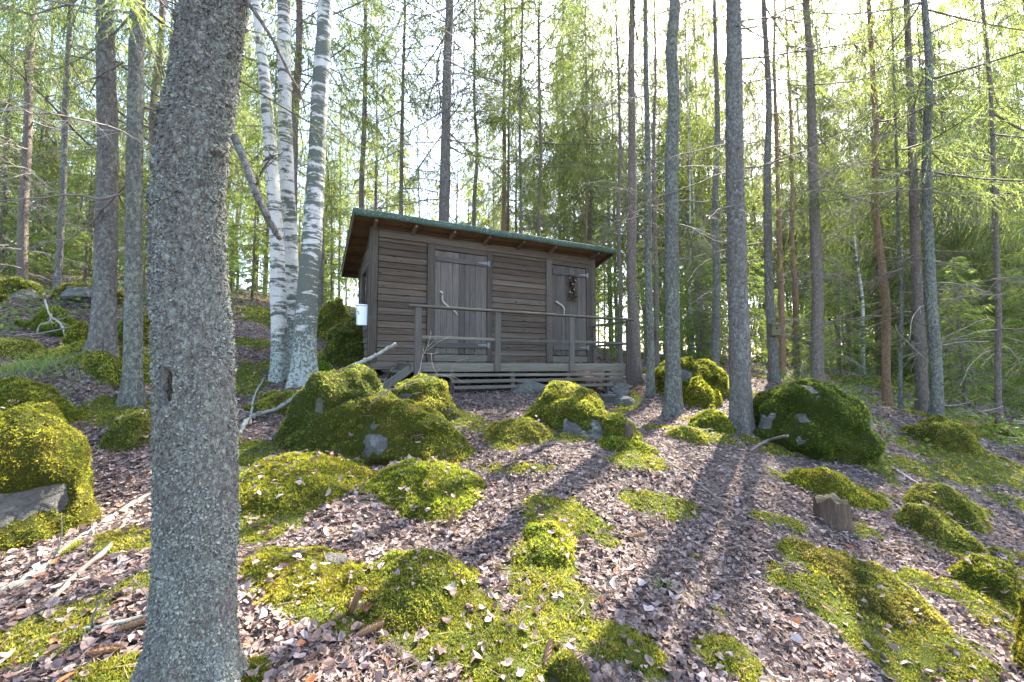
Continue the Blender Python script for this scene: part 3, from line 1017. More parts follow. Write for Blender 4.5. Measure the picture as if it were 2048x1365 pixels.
for nm, lb, u0, u1, vt, Y, kw in BL:
    t0_ = trng.uniform(1.0, 1.2)
    kw.setdefault('tintc', next((v for k, v in TINT.items() if lb.startswith(k)), (t0_ * trng.uniform(.9, 1.0), t0_, t0_ * trng.uniform(.8, 1.3))))
    (boulder if nm == 'mossy_boulder' else mound)(nm, lb, 'boulder' if nm == 'mossy_boulder' else 'moss mound', u0, u1, vt, Y,
            group='moss covered boulders' if nm == 'mossy_boulder' else 'moss mounds on the slope', **kw)
# pile of broken stones under the right end of the deck
for k, (lb, u0, u1, vt, vb, Y) in enumerate([
        ('topmost pale grey stone of the pile under the deck corner', 1222, 1262, 764, 783, 7.65),
        ('angular grey stone at the right of the pile under the deck', 1228, 1262, 775, 798, 7.5),
        ('dark grey stone at the left of the pile under the deck', 1195, 1232, 788, 812, 7.35),
        ('broad bottom stone of the pile under the deck corner', 1226, 1270, 792, 812, 7.3),
        ('small wedged stone in the middle of the stone pile', 1214, 1230, 784, 798, 7.5)]):
    boulder('loose_stone', lb, 'stone', u0, u1, vt, Y, depth=.8, sink=.05, seed=60 + k, moss=.0, poly=.9, lump=.05,
            group='stones piled under the deck', vb=vb, res=(30, 20), box=.9)
for k, (lb, u0, u1, vt, Y) in enumerate([
        ('grey foundation stone under the middle of the deck', 1035, 1090, 762, 6.75),
        ('small pale stone poking through the litter below the moss', 640, 695, 1108, 2.35),
        ('small mossy grey stone at the bottom edge', 1095, 1160, 1318, 1.78)]):
    boulder('loose_stone', lb, 'stone', u0, u1, vt, Y, depth=.8, sink=.3, seed=70 + k, moss=.35 if k == 2 else 0, poly=.9, lump=.05,
            group='loose stones on the ground', res=(30, 20), tuft=.014)


def inside_boulder(x, y, k=1.0):
    """height of the highest stone over a point, or -99"""
    z = np.full(len(x), -99.0)
    for c, rx, ry, rz, yaw in BOULDERS:
        dx, dy = x - c[0], y - c[1]
        q = 1 - (dx / rx / k) ** 2 - (dy / ry / k) ** 2
        z = np.maximum(z, np.where(q > 0, c[2] + rz * np.sqrt(np.maximum(q, 0)), -99))
    for gx, gy, rx, ry, h, seed, lump in MOUNDS:
        X, Yv = (x - gx) / rx, (y - gy) / ry
        near = np.nonzero(np.hypot(X, Yv) < 1.3)[0]
        if len(near) == 0:
            continue
        X, Yv, xn, yn = X[near], Yv[near], x[near], y[near]
        wob = fbm(np.stack([X * 1.4 + seed * 7.1, Yv * 1.4, X * 0 + seed], 1), 3, seed)
        d = np.hypot(X, Yv) * (1 + .30 * wob * np.clip(np.hypot(X, Yv) * 1.6, 0, 1))
        prof = np.clip(1 - np.clip(d, 0, 1) ** 2.5, 0, 1) ** 1.3
        lumpn = fbm(np.stack([xn / (rx * .45), yn / (rx * .45), xn * 0 + seed], 1), 3, seed + 3)
        zz = H(xn, yn) - .03 + (.035 + h) * prof * (1 + 1.3 * lump * lumpn)
        z[near] = np.maximum(z[near], np.where(d < .93 * k, zz, -99))
    return z
# ------------------------------------------------------------------ the cabin
WX = wood_mat('weathered_board_x', (0.0722, 0.0525, 0.0377), (0.1214, 0.0918, 0.0705), 0, 0.25, 0.5)
WY = wood_mat('weathered_board_y', (0.105, 0.085, 0.066), (0.16, 0.13, 0.10), 1, 0.25, 0.4)
WZ = wood_mat('weathered_trim_z', (0.0656, 0.0508, 0.0394), (0.1107, 0.0886, 0.0705), 2, 0.35, 0.3)
WD = wood_mat('grey_door_plank', (0.0886, 0.0738, 0.0623), (0.146, 0.1246, 0.1066), 2, 0.25, 0.45, (0.22, 0.205, 0.19))
WDX = wood_mat('grey_batten', (0.0738, 0.064, 0.059), (0.1271, 0.1107, 0.1025), 0, 0.25, 0.3)
WK = wood_mat('deck_timber_x', (0.0943, 0.082, 0.0656), (0.1517, 0.1353, 0.1107), 0, 0.55, 0.4)
WKZ = wood_mat('deck_post_z', (0.0722, 0.0599, 0.0525), (0.1189, 0.1, 0.0886), 2, 0.45, 0.3)
WKY = wood_mat('deck_timber_y', (0.082, 0.0713, 0.0574), (0.1394, 0.123, 0.1), 1, 0.5, 0.4)
WS = wood_mat('soffit_board', (0.14, 0.088, 0.052), (0.22, 0.145, 0.09), 0, 0.0, 0.2, (0.18, 0.13, 0.09))
WR = wood_mat('rafter_wood', (0.12, 0.09, 0.066), (0.19, 0.145, 0.11), 1, 0.0, 0.3)
m = NT('green_roofing_felt')
v = m.coord('Object', (1, 1, 1), rnd=True)
a_ = m.noise(v, 6, 5, 0.7); b_ = m.voro(v, 70)
c_ = m.mixc(a_, (0.022, 0.042, 0.030), (0.055, 0.085, 0.062))
sp_ = m.math('MULTIPLY', m.math('SUBTRACT', m.noise(v, 45, 5, 0.78), 0.53), 7, True)
c_ = m.mixc(sp_, c_, (0.20, 0.235, 0.20))
m.base(c_); m.rough(0.85, 0.25); m.bump(m.noise(v, 90, 4, 0.7), 0.006, 0.8)
M['felt'] = m.m
M['hinge'] = simple_mat('galvanised_hinge', (0.15, 0.152, 0.15), 0.7, 0.3, 0.0, 0.25, 30)
M['dark'] = simple_mat('dark_interior', (0.02, 0.017, 0.015), 0.95, 0.1)
M['stick'] = simple_mat('debarked_stick', (0.36, 0.32, 0.28), 0.75, 0.25, 0, 0.3, 18)
M['white'] = simple_mat('white_plastic', (0.72, 0.77, 0.80), 0.45, 0.4, 0, 0.06, 6, 0.0005)
M['red'] = simple_mat('red_print', (0.5, 0.05, 0.05), 0.5)
M['berry'] = simple_mat('dull_berry', (0.09, 0.03, 0.028), 0.6)
M['blue'] = simple_mat('blue_print', (0.12, 0.18, 0.4), 0.5)

CAB = empty('cabin', (-2.247, 6.6, CH), math.atan2(0.4472, 0.8944))
tag(CAB, 'small dark brown plank cabin with two doors and a front deck', 'cabin')
CW, CD = 4.41, 1.45            # width along the front, depth
crng = np.random.default_rng(99)


def bar(name, x0, x1, y0, y1, z0, z1, mat, parent, b=0.004, rot=None, jit=0.0008):
    V, F = cbox(abs(x1 - x0), abs(y1 - y0), abs(z1 - z0), min(b, 0.3 * min(abs(x1 - x0), abs(y1 - y0), abs(z1 - z0))), jit, crng)
    me = mk_mesh(name, V, F, mat, False)
    c = ((x0 + x1) / 2, (y0 + y1) / 2, (z0 + z1) / 2)
    return mk_obj(name, me, parent, c, rot)


def roof_h(y):                 # underside of the roof boards at local depth y
    return 2.35 - 0.255 * (y + 0.3)


WALL_Z0 = 0.085
# wall cores (dark behind the joints) with the boards as pieces of each wall
V = np.array([[0.03, .03, WALL_Z0], [CW - .03, .03, WALL_Z0], [CW - .03, .03, roof_h(.03) - .01], [.03, .03, roof_h(.03) - .01],
              [0.03, .06, WALL_Z0], [CW - .03, .06, WALL_Z0], [CW - .03, .06, roof_h(.06) - .01], [.03, .06, roof_h(.06) - .01]])
BOXF = [np.array([[0, 1, 2, 3], [5, 4, 7, 6], [1, 5, 6, 2], [4, 0, 3, 7], [3, 2, 6, 7], [4, 5, 1, 0]])]
front = mk_obj('front_wall', mk_mesh('front_wall', V, BOXF, M['dark'], False), CAB)
D1, D2 = (1.035, 2.005), (3.372, 4.19)
F1, F2 = (0.915, 2.10), (3.25, 4.335)
pitch = 0.1075
nb = int((roof_h(0) - WALL_Z0) / pitch) + 1
for k in range(nb):
    z0 = WALL_Z0 + k * pitch
    z1 = min(z0 + pitch - 0.009, roof_h(0.0) - 0.012)
    if z1 - z0 < 0.02:
        continue
    # one board may run over the doors above the frames
    spans = [(0.115, F1[0] - .003), (F1[1] + .003, F2[0] - .003), (F2[1] + .003, CW - 0.105)] if z0 < 2.02 else [(0.115, CW - 0.105)]
    for (xa, xb) in spans:
        if xb - xa < 0.03:
            continue
        o = bar('board', xa, xb, 0.005 + crng.uniform(-.0015, .0015), 0.028, z0, z1, WX, front, 0.005)
        o.rotation_euler = (math.radians(2.6), 0, 0)       # lower edge stands proud, as lapped boards do
# left wall with a narrow window opening
lw_pts = lambda x: None
def side_wall(name, x_in, x_out, sgn):
    V = []
    for xx in (x_in, x_in + sgn * -0.03):
        V += [[xx, .03, WALL_Z0], [xx, CD - .03, WALL_Z0], [xx, CD - .03, roof_h(CD - .03) - .01], [xx, .03, roof_h(.03) - .01]]
    F = [np.array([[0, 3, 2, 1], [4, 5, 6, 7], [0, 1, 5, 4], [3, 7, 6, 2], [0, 4, 7, 3], [1, 2, 6, 5]])]
    return mk_obj(name, mk_mesh(name, np.array(V), F, M['dark'], False), CAB)


left = side_wall('left_wall', 0.03, 0.0, -1)
right = side_wall('right_wall', CW - 0.03, CW, 1)
for wall, xo, s in ((left, 0.0, -1), (right, CW, 1)):
    for k in range(nb):
        z0 = WALL_Z0 - 0.02 + k * pitch
        z1 = z0 + pitch - 0.009
        # boards are cut under the falling roof
        ymax = min(CD - 0.085, (2.35 - (z0 + z1) / 2 - 0.012) / 0.255 - 0.3 - 0.02)
        spans = [(0.085, ymax)]
        if s < 0 and 0.86 < z0 < 1.62:
            spans = [(0.085, 0.36), (0.94, ymax)]
        for ya, yb in spans:
            if yb - ya > 0.04:
                o = bar('board', xo - s * 0.025, xo - s * 0.003, ya, yb, z0, z1, WY, wall, 0.005)
# window in the left wall
wy0, wy1, wz0, wz1 = 0.39, 0.91, 0.92, 1.60
win = empty('window', (0, 0, 0)); win.parent = CAB
gm = NT('window_glass'); gm.base((0.03, 0.035, 0.035)); gm.rough(0.08, 0.5)
mk_obj('pane', mk_mesh('pane', np.array([[0.012, wy0, wz0], [0.012, wy1, wz0], [0.012, wy1, wz1], [0.012, wy0, wz1], [0.018, wy0, wz0], [0.018, wy1, wz0], [0.018, wy1, wz1], [0.018, wy0, wz1]]), [np.array([[0, 3, 2, 1], [4, 5, 6, 7], [0, 1, 5, 4], [3, 7, 6, 2], [0, 4, 7, 3], [1, 2, 6, 5]])], gm.m, False), win)
for nm_, a0, a1, b0, b1 in (('frame', wy0 - .05, wy0, wz0 - .05, wz1 + .05), ('frame', wy1, wy1 + .05, wz0 - .05, wz1 + .05), ('frame', wy0 + .002, wy1 - .002, wz1, wz1 + .05), ('sill', wy0 + .002, wy1 - .002, wz0 - .05, wz0)):
    bar(nm_, -0.022, 0.024, a0, a1, b0, b1, WZ, win)
# back wall
bw = np.array([[.03, CD - .06, WALL_Z0], [CW - .03, CD - .06, WALL_Z0], [CW - .03, CD - .06, roof_h(CD - .03) - .01], [.03, CD - .06, roof_h(CD - .03) - .01],
               [.03, CD - .03, WALL_Z0], [CW - .03, CD - .03, WALL_Z0], [CW - .03, CD - .03, roof_h(CD - .03) - .01], [.03, CD - .03, roof_h(CD - .03) - .01]])
back = mk_obj('back_wall', mk_mesh('back_wall', bw, BOXF, M['dark'], False), CAB)
for k in range(nb):
    z0 = WALL_Z0 + k * pitch
    if z0 + pitch < roof_h(CD) - 0.01:
        bar('board', 0.1, CW - 0.1, CD - 0.028, CD - 0.004, z0, z0 + pitch - 0.009, WX, back, 0.005)
# corner boards
for x0, x1, y0, y1 in ((-0.004, 0.108, -0.014, 0.004), (-0.022, -0.0045, -0.014, 0.085), (CW - 0.10, CW + 0.004, -0.014, 0.004), (CW + 0.0045, CW + 0.022, -0.014, 0.085), (-0.022, -0.0045, CD - .09, CD), (CW + .0045, CW + .022, CD - .09, CD)):
    bar('corner_board', x0, x1, y0, y1, WALL_Z0 - 0.02, roof_h(y0) - 0.015 - (0.03 if y1 > 0.05 else 0), WZ, CAB)
# sill beams below the wall
bar('sill_beam', 0.02, CW - .02, 0.012, 0.10, -0.055, WALL_Z0 - .004, WX, CAB, 0.006)
bar('sill_beam', 0.012, 0.10, 0.103, CD - .02, -0.055, WALL_Z0 - .026, WY, CAB, 0.006)
bar('sill_beam', CW - .10, CW - .012, 0.103, CD - .02, -0.055, WALL_Z0 - .026, WY, CAB, 0.006)

# doors
def door(d, f, label, nplank, hand, lintel=2.075, top=1.985):
    dr = empty('door', ((d[0] + d[1]) / 2, 0, 0.2)); dr.parent = CAB
    dr['label'] = label
    ox, oz = (d[0] + d[1]) / 2, 0.2

    def b2(nm, x0, x1, y0, y1, z0, z1, mat, par=dr, **k):
        return bar(nm, x0 - ox, x1 - ox, y0, y1, z0 - oz, z1 - oz, mat, par, **k)
    xs = np.linspace(d[0] + .004, d[1] - .004, nplank + 1)
    xs[1:-1] += crng.uniform(-.012, .012, nplank - 1)
    for i in range(nplank):
        y = crng.uniform(-.002, .002)
        b2('plank', xs[i] + .0015, xs[i + 1] - .0015, -0.010 + y, 0.018, 0.205 + crng.uniform(0, .006), top - .006 - crng.uniform(0, .004), WD)
    b2('backing', d[0] + .004, d[1] - .004, 0.0185, 0.0275, 0.21, top - .02, M['dark'])
    for z0, z1 in ((1.79, 1.875), (0.315, 0.405)):
        b2('batten', d[0] + .02, d[1] - .035, -0.034, -0.0125, z0, z1, WDX)
        # strap hinge: leaf on the frame, tapering strap on the batten
        zc = (z0 + z1) / 2 + .012
        hx = d[1] + .004
        mb = MB()
        Vh = np.array([[hx - .19, 0, zc - .008], [hx - .19, 0, zc + .008], [hx - .012, 0, zc + .024], [hx - .012, 0, zc - .024]]) + [0, -.0345, 0]
        Vh = np.concatenate([Vh, Vh + [0, -.003, 0]])
        mb.add(Vh - [ox, 0, oz], [np.array([[0, 1, 2, 3], [7, 6, 5, 4], [0, 4, 5, 1], [1, 5, 6, 2], [2, 6, 7, 3], [3, 7, 4, 0]])])
        Vp = np.array([[hx + .012, 0, zc - .048], [hx + .012, 0, zc + .048], [hx + .042, 0, zc + .048], [hx + .042, 0, zc - .048]]) + [0, -.0335, 0]
        Vp = np.concatenate([Vp, Vp + [0, -.003, 0]])
        mb.add(Vp - [ox, 0, oz], [np.array([[0, 1, 2, 3], [7, 6, 5, 4], [0, 4, 5, 1], [1, 5, 6, 2], [2, 6, 7, 3], [3, 7, 4, 0]])])
        tv, tf = tube(np.array([[hx, -.037, zc - .045], [hx, -.037, zc + .045]]) - [ox, 0, oz], .009, 8)
        mb.add(tv, tf)
        mk_obj('hinge', mb.mesh('hinge', M['hinge'], False), dr)
    # handle: a crooked bleached stick
    hp = smooth_path(np.array(hand) - [ox, 0, oz], 18)
    rr = np.linspace(.017, .011, 18) * (1 + .15 * np.sin(np.arange(18) * 1.7))
    hv, hf = tube(hp, rr, 8, True, .05, 3)
    mk_obj('handle', mk_mesh('handle', hv, hf, M['stick'], True), dr)
    return dr


door(D1, F1, 'wide grey plank door with a crooked stick handle', 9,
     [(1.13, -.035, 1.27), (1.165, -.06, 1.235), (1.165, -.055, 1.13), (1.215, -.05, 1.06), (1.33, -.055, .985), (1.40, -.05, .93), (1.45, -.03, .875)])
door(D2, F2, 'narrow grey plank door with a short stick handle', 8,
     [(3.455, -.03, 1.265), (3.52, -.055, 1.215), (3.60, -.06, 1.165), (3.635, -.05, 1.10), (3.638, -.03, 1.0)])
for d, f in ((D1, F1), (D2, F2)):
    fr = empty('door_frame', ((d[0] + d[1]) / 2, 0, 0.2)); fr.parent = CAB
    ox = (d[0] + d[1]) / 2
    bar('jamb', f[0] - ox, d[0] - ox, -0.03, 0.02, 0.08 - .2, 2.075 - .2, WZ, fr)
    bar('jamb', d[1] - ox, f[1] - ox, -0.03, 0.02, 0.08 - .2, 2.075 - .2, WZ, fr)
    bar('lintel', d[0] + .002 - ox, d[1] - .002 - ox, -0.028, 0.02, 1.988 - .2, 2.073 - .2, WX, fr)
    bar('threshold', d[0] + .002 - ox, d[1] - .002 - ox, -0.032, 0.02, 0.08 - .2, 0.195 - .2, WK, fr)
# frieze plank under the eaves
bar('frieze_board', 0.112, CW - .104, -0.024, 0.003, 2.08, 2.172, WX, CAB)

# roof: falls to the back
RX0, RX1, RY0, RY1 = -0.30, 4.70, -0.30, 1.80
sl = math.atan(0.255)
roof = empty('roof', (CW / 2, 0, roof_h(0))); roof.parent = CAB


def slope_bar(nm, x0, x1, y0, y1, t0, t1, mat, lift=0.0):
    """piece lying in the roof slope: t is height above the underside"""
    ym = (y0 + y1) / 2
    ln = (y1 - y0) / math.cos(sl)
    V, F = cbox(x1 - x0, ln, t1 - t0, .003, .0006, crng)
    o = mk_obj(nm, mk_mesh(nm, V, F, mat, False), roof,
               ((x0 + x1) / 2 - CW / 2, ym + math.sin(sl) * (t0 + t1) / 2, roof_h(ym) - roof_h(0) + math.cos(sl) * (t0 + t1) / 2), (-sl, 0, 0))
    return o


nbd = 18
ys = np.linspace(RY0 + .002, RY1 - .002, nbd + 1)
for i in range(nbd):
    slope_bar('roof_board', RX0 + .022, RX1 - .022, ys[i] + .002, ys[i + 1] - .002, 0, .02 + crng.uniform(-.002, .002), WS)
slope_bar('roofing_felt', RX0 - .012, RX1 + .012, RY0 - .006, RY1 + .01, .024, .036, M['felt'])
for x0, x1 in ((RX0, RX0 + .02), (RX1 - .02, RX1)):
    slope_bar('verge_board', x0, x1, RY0 + .024, RY1 - .004, -.075, .0225, WY)
bar('eaves_board', RX0 - CW / 2, RX1 - CW / 2, RY1 - .002, RY1 + .018, roof_h(RY1) - roof_h(0) - .08, roof_h(RY1) - roof_h(0) + .02, WX, roof)
# fascia at the front: felt turned down over a board, slightly wavy lower edge
nf = 120
xs = np.linspace(RX0 - .014, RX1 + .014, nf)
wv = .006 * np.sin(xs * 5.1) + .005 * vnoise(np.stack([xs * 7, xs * 0, xs * 0], 1), 3)
zt = roof_h(RY0) + .040
rows = [np.stack([xs, np.full(nf, RY0 + .05), np.full(nf, zt - .014)], 1), np.stack([xs, np.full(nf, RY0 - .012), zt + wv * .4], 1), np.stack([xs, np.full(nf, RY0 - .022), zt - .012 + wv * .3], 1),
        np.stack([xs, RY0 - .023 + wv * .4, np.full(nf, zt - .06)], 1), np.stack([xs, RY0 - .020 + wv * .4, zt - .108 + wv], 1), np.stack([xs, RY0 - .004 + wv * .1, zt - .108 + wv], 1)]
V = np.concatenate(rows) - [CW / 2, 0, roof_h(0)]
i = np.arange(5)[:, None] * nf; j = np.arange(nf - 1)[None]
mk_obj('fascia_felt', mk_mesh('fascia_felt', V, [np.stack([i + j, i + nf + j, i + nf + j + 1, i + j + 1], -1).reshape(-1, 4)], M['felt'], True), roof)
bar('fascia_board', RX0 + .001 - CW / 2, RX1 - .001 - CW / 2, RY0 - .002, RY0 + .019, roof_h(RY0) - roof_h(0) - .062, roof_h(RY0) - roof_h(0) + .018, WX, roof)
for x in (0.035, 0.66, 1.31, 1.96, 2.63, 3.33, 4.33):
    o = slope_bar('rafter', x - .0225, x + .0225, RY0 + .055, RY1 - .05, -.092, -.002, WR)
# moss on the roof edge
rr_ = np.random.default_rng(4)
n_ = 1500
t_ = np.clip(rr_.normal(1.9, .9, n_), 0.3, 4.5); yy = RY0 + .01 + np.abs(rr_.normal(0, .12, n_))
pp = np.stack([t_ - CW / 2, yy, np.array([roof_h(q) for q in yy]) - roof_h(0) + .036], 1)
keep = n2(t_, yy, .25, 2, 8) > -.05
tv, tf, tc = tufts(pp[keep], np.tile([0, 0, 1.0], (keep.sum(), 1)), rr_.uniform(.018, .034, keep.sum()), rr_, 4)
mb = MB(); mb.add(tv, [tf], tc * [1.25, 1.1, .8])
mk_obj('roof_moss', mb.mesh('roof_moss', M['moss'], True, True), roof, kind='stuff')

# deck
DY = -1.0
DX0, DX1 = 0.44, 4.41
dk = empty('deck', ((DX0 + DX1) / 2, DY / 2, 0)); dk.parent = CAB
DO = np.array([(DX0 + DX1) / 2, DY / 2, 0])


def dbar(nm, x0, x1, y0, y1, z0, z1, mat, par=dk, **k):
    return bar(nm, x0 - DO[0], x1 - DO[0], y0 - DO[1], y1 - DO[1], z0, z1, mat, par, **k)


yk = np.linspace(DY + .03, 0.0, 10)
for i in range(9):
    dbar('plank', DX0 + crng.uniform(-.01, .01), DX1 + crng.uniform(-.006, .006), yk[i] + .003, yk[i + 1] - .003, .026, .052 + crng.uniform(-.002, .002), WK)
dbar('front_beam', DX0 - .01, DX1 + .01, DY - .02, DY + .026, -.082, .034, WK, b=.006)
dbar('end_beam', DX0 - .004, DX0 + .04, DY + .03, -.012, -.09, .022, WKY)
dbar('end_beam', DX1 - .04, DX1 + .004, DY + .03, -.012, -.09, .022, WKY)
for x in (1.05, 2.05, 3.1, 3.95):
    dbar('support_post', x - .035, x + .035, DY + .03, DY + .1, -.62, -.084, WKZ)
    dbar('joist', x - .025, x + .025, DY + .103, -.012, -.085, .022, WKY)
# skirting slats under the deck
for (x0, x1, z0, z1) in ((DX0 + .10, DX1 - .02, -.158, -.110), (1.02, DX1 - .03, -.250, -.198), (1.06, 2.18, -.342, -.292), (2.5, 4.04, -.348, -.300)):
    o = dbar('slat', x0, x1, DY + .004, DY + .026, z0, z1, WK)
    o.rotation_euler = (0, crng.uniform(-.003, .006), 0)
# railing
PX = [(.452, .573, -.155), (1.69, 1.80, -.083), (3.06, 3.175, -.083), (4.30, 4.405, -.172)]
for x0, x1, zb in PX:
    dbar('post', (x0 + x1) / 2 - .048, (x0 + x1) / 2 + .048, DY - .062, DY - .0215, zb - .25 if x0 < 1 or x0 > 4 else zb, .832, WKZ, b=.006)
dbar('top_rail', .375, 4.476, DY - .075, DY + .035, .834, .868, WK, b=.006)
segs = [(p[0] + p[1]) / 2 for p in PX]
for a, b_, sag in ((segs[0] + .05, segs[1] - .05, 0), (segs[1] + .05, segs[2] - .05, -.004), (segs[2] + .05, segs[3] - .05, .004)):
    dbar('middle_rail', a, b_, DY - .055, DY - .025, .39 + sag, .433 + sag, WK)
dbar('top_rail', 4.312, 4.392, DY + .04, -.016, .796, .830, WKY)
dbar('middle_rail', 4.335, 4.365, DY - .018, -.016, .385, .43, WKY)
dbar('wall_post', 4.32, 4.395, -.055, -.0335, .055, .795, WKZ)
# steps at the left end
st = empty('steps', (.2, DY / 2, -.1)); st.parent = CAB
SO = np.array([.2, DY / 2, -.1])
def step_piece(nm, p0, p1, w, t, mat):
    p0, p1 = np.array(p0), np.array(p1)
    ln = np.hypot(p1[0] - p0[0], p1[2] - p0[2]); an = -math.atan2(p1[2] - p0[2], p1[0] - p0[0])
    V, F = cbox(ln, t, w, .005, .0008, crng)
    return mk_obj(nm, mk_mesh(nm, V, F, mat, False), st, (p0 + p1) / 2 - SO, (0, an, 0))
step_piece('stringer', (.43, DY + .02, -.03), (.03, DY + .02, -.32), .11, .04, WK)
step_piece('stringer', (.43, -.14, -.03), (.03, -.14, -.32), .11, .04, WK)
for x, z in ((.30, -.075), (.10, -.19)):
    V, F = cbox(.19, .80, .03, .004, .0008, crng)
    mk_obj('tread', mk_mesh('tread', V, F, WKY, False), st, np.array([x - .03, DY / 2 - .06, z]) - SO)
# leaves blown against the wall on the deck
n_ = 260
lx = rr_.uniform(DX0 + .1, DX1 - .1, n_); ly = -np.abs(rr_.normal(0, .12, n_)) - .02
dv, df = kites(np.stack([lx, ly, np.full(n_, .058) + rr_.uniform(0, .02, n_)], 1), np.stack([rr_.normal(size=n_), rr_.normal(size=n_), rr_.normal(size=n_) * .25], 1), .03, .045, rr_, flat=(0, 0, 1.0))
mb = MB(); mb.add(dv, [df], np.repeat(rr_.uniform(.35, 1.1, (n_, 1)) * np.array([[1, .9, .8]]), 4, 0))
dl = mk_obj('blown_leaves', mb.mesh('blown_leaves', M['litter'], False, True), CAB, kind='stuff')


def cab(x, y, z):
    c, s = .8944, .4472
    return np.array([-2.247 + c * x - s * y, 6.6 + s * x + c * y, CH + z])


# white box on the left wall
bx = empty('white_box', cab(-.10, .16, .65), math.atan2(.4472, .8944))
tag(bx, 'white plastic box with lid hung on the left cabin wall', 'box')
V, F = cbox(.165, .15, .31, .01, 0, crng)
V = V * np.where(V[:, 2:3] < 0, [[.93, .93, 1]], [[1, 1, 1]])
mk_obj('body', mk_mesh('body', V, F, M['white'], False), bx, (0, 0, .155))
V, F = cbox(.185, .17, .022, .006, 0, crng)
mk_obj('lid', mk_mesh('lid', V, F, M['white'], False), bx, (0, 0, .323))
mb = MB()
for z in (.09, .17, .25):
    V, F = cbox(.15, .004, .005, .001); mb.add(V + [0, -.0735, z], F)
mk_obj('rib', mb.mesh('rib', M['white'], False), bx)
for col, dx, dz, s_ in (('red', -.068, .215, .014), ('red', -.062, .195, .010), ('blue', -.05, .18, .009), ('blue', -.062, .172, .007)):
    n8 = 8; a8 = np.linspace(0, 2 * math.pi, n8, endpoint=False)
    Vp = np.stack([dx + s_ * np.cos(a8) * (.8 + .3 * np.sin(3 * a8)), np.full(n8, -.0768), dz + s_ * np.sin(a8)], 1)
    Vq = np.concatenate([Vp, Vp + [0, .004, 0]])
    mk_obj('print', mk_mesh('print', Vq, [np.stack([np.full(6, 0), np.arange(1, 7), np.arange(2, 8)], 1), np.array([[k, (k + 1) % 8, (k + 1) % 8 + 8, k + 8] for k in range(8)])], M[col], False), bx)

# wreath: narrow bundle of leaves and berries hung on the narrow door
wr = empty('wreath', cab(3.815, -.05, 1.30), math.atan2(.4472, .8944))
tag(wr, 'dried leaf and berry wreath hanging on the narrow right door', 'wreath')
n_ = 420
tt = rr_.random(n_); ang = rr_.uniform(0, 2 * math.pi, n_)
wid = .075 * (0.75 + .35 * np.sin(tt * 9)) * np.sqrt(rr_.random(n_))
pp = np.stack([wid * np.cos(ang) + .015 * np.sin(tt * 7), -np.abs(wid * np.sin(ang)) * .6, tt * .50], 1)
dirs = norm(np.stack([np.cos(ang), -np.abs(np.sin(ang)) - .2, rr_.normal(-.2, .6, n_)], 1))
V, F = kites(pp, dirs, .026, .05, rr_)
g_ = np.where(tt[:, None] < .45, np.array([[.42, .50, .26]]), np.array([[.42, .30, .22]])) * rr_.uniform(.4, 1.1, (n_, 1))
mb = MB(); mb.add(V, [F], np.repeat(g_, 4, 0))
mk_obj('leaves', mb.mesh('leaves', M['litter'], False, True), wr)
for k in range(16):
    t_ = rr_.uniform(.25, .95); s_ = rr_.uniform(.010, .017)
    th_ = np.linspace(0, 2 * math.pi, 8, endpoint=False); ph_ = np.linspace(-1.4, 1.4, 5)
    V = np.stack([np.cos(ph_)[:, None] * np.cos(th_), np.cos(ph_)[:, None] * np.sin(th_), np.repeat(np.sin(ph_)[:, None], 8, 1)], -1).reshape(-1, 3) * s_
    i = np.arange(4)[:, None] * 8; j = np.arange(8)[None]; jn = (j + 1) % 8
    mk_obj('berry', mk_mesh('berry', V, [np.stack([i + j, i + jn, i + 8 + jn, i + 8 + j], -1).reshape(-1, 4)], M['berry'] if k % 3 else M['palewood'], True), wr,
           (rr_.uniform(-.09, .07), -.05 - rr_.random() * .02, t_ * .5))
hv, hf = tube(np.array([[-.02, -.02, .49], [-.03, -.008, .57], [.0, .015, .62], [.03, -.008, .57], [.02, -.02, .49]]), .003, 5)
mk_obj('loop', mk_mesh('loop', hv, hf, M['palewood'], True), wr)
# ------------------------------------------------------------------ trees
def trunk_mesh(path, rad, nseg, mat, seed, rough=0.03, flare=0.35, fl_h=0.35, roots=5):
    path = np.asarray(path, float); k = len(path)
    T = norm(np.gradient(path, axis=0))
    A = norm(np.cross(T, [0, 1.0, 0])); B = np.cross(T, A)
    a = np.linspace(0, 2 * math.pi, nseg, endpoint=False)
    ring = A[:, None, :] * np.cos(a)[None, :, None] + B[:, None, :] * np.sin(a)[None, :, None]
    z = path[:, 2] - path[0, 2]
    rng = np.random.default_rng(seed)
    fl = np.exp(-np.maximum(z - 0.15, 0) / fl_h) * flare
    lob = 0.55 + 0.45 * np.cos(a * roots + rng.uniform(0, 6)) + 0.25 * np.cos(a * (roots - 2) + rng.uniform(0, 6))
    r = rad[:, None] * (1 + fl[:, None] * lob[None])
    q = np.stack([np.cos(a)[None] * 2.2 + 0 * z[:, None], np.sin(a)[None] * 2.2 + 0 * z[:, None], z[:, None] * 3.0 + 0 * a[None]], -1).reshape(-1, 3)
    r = r * (1 + rough * fbm(q + seed, 4, seed).reshape(k, nseg))
    V = (path[:, None, :] + ring * r[..., None]).reshape(-1, 3)
    i = np.arange(k - 1)[:, None] * nseg; j = np.arange(nseg)[None]; jn = (j + 1) % nseg
    Q = np.stack([i + jn, i + j, i + nseg + j, i + nseg + jn], -1).reshape(-1, 4)
    return mk_mesh('trunk', V, [Q], mat, True)


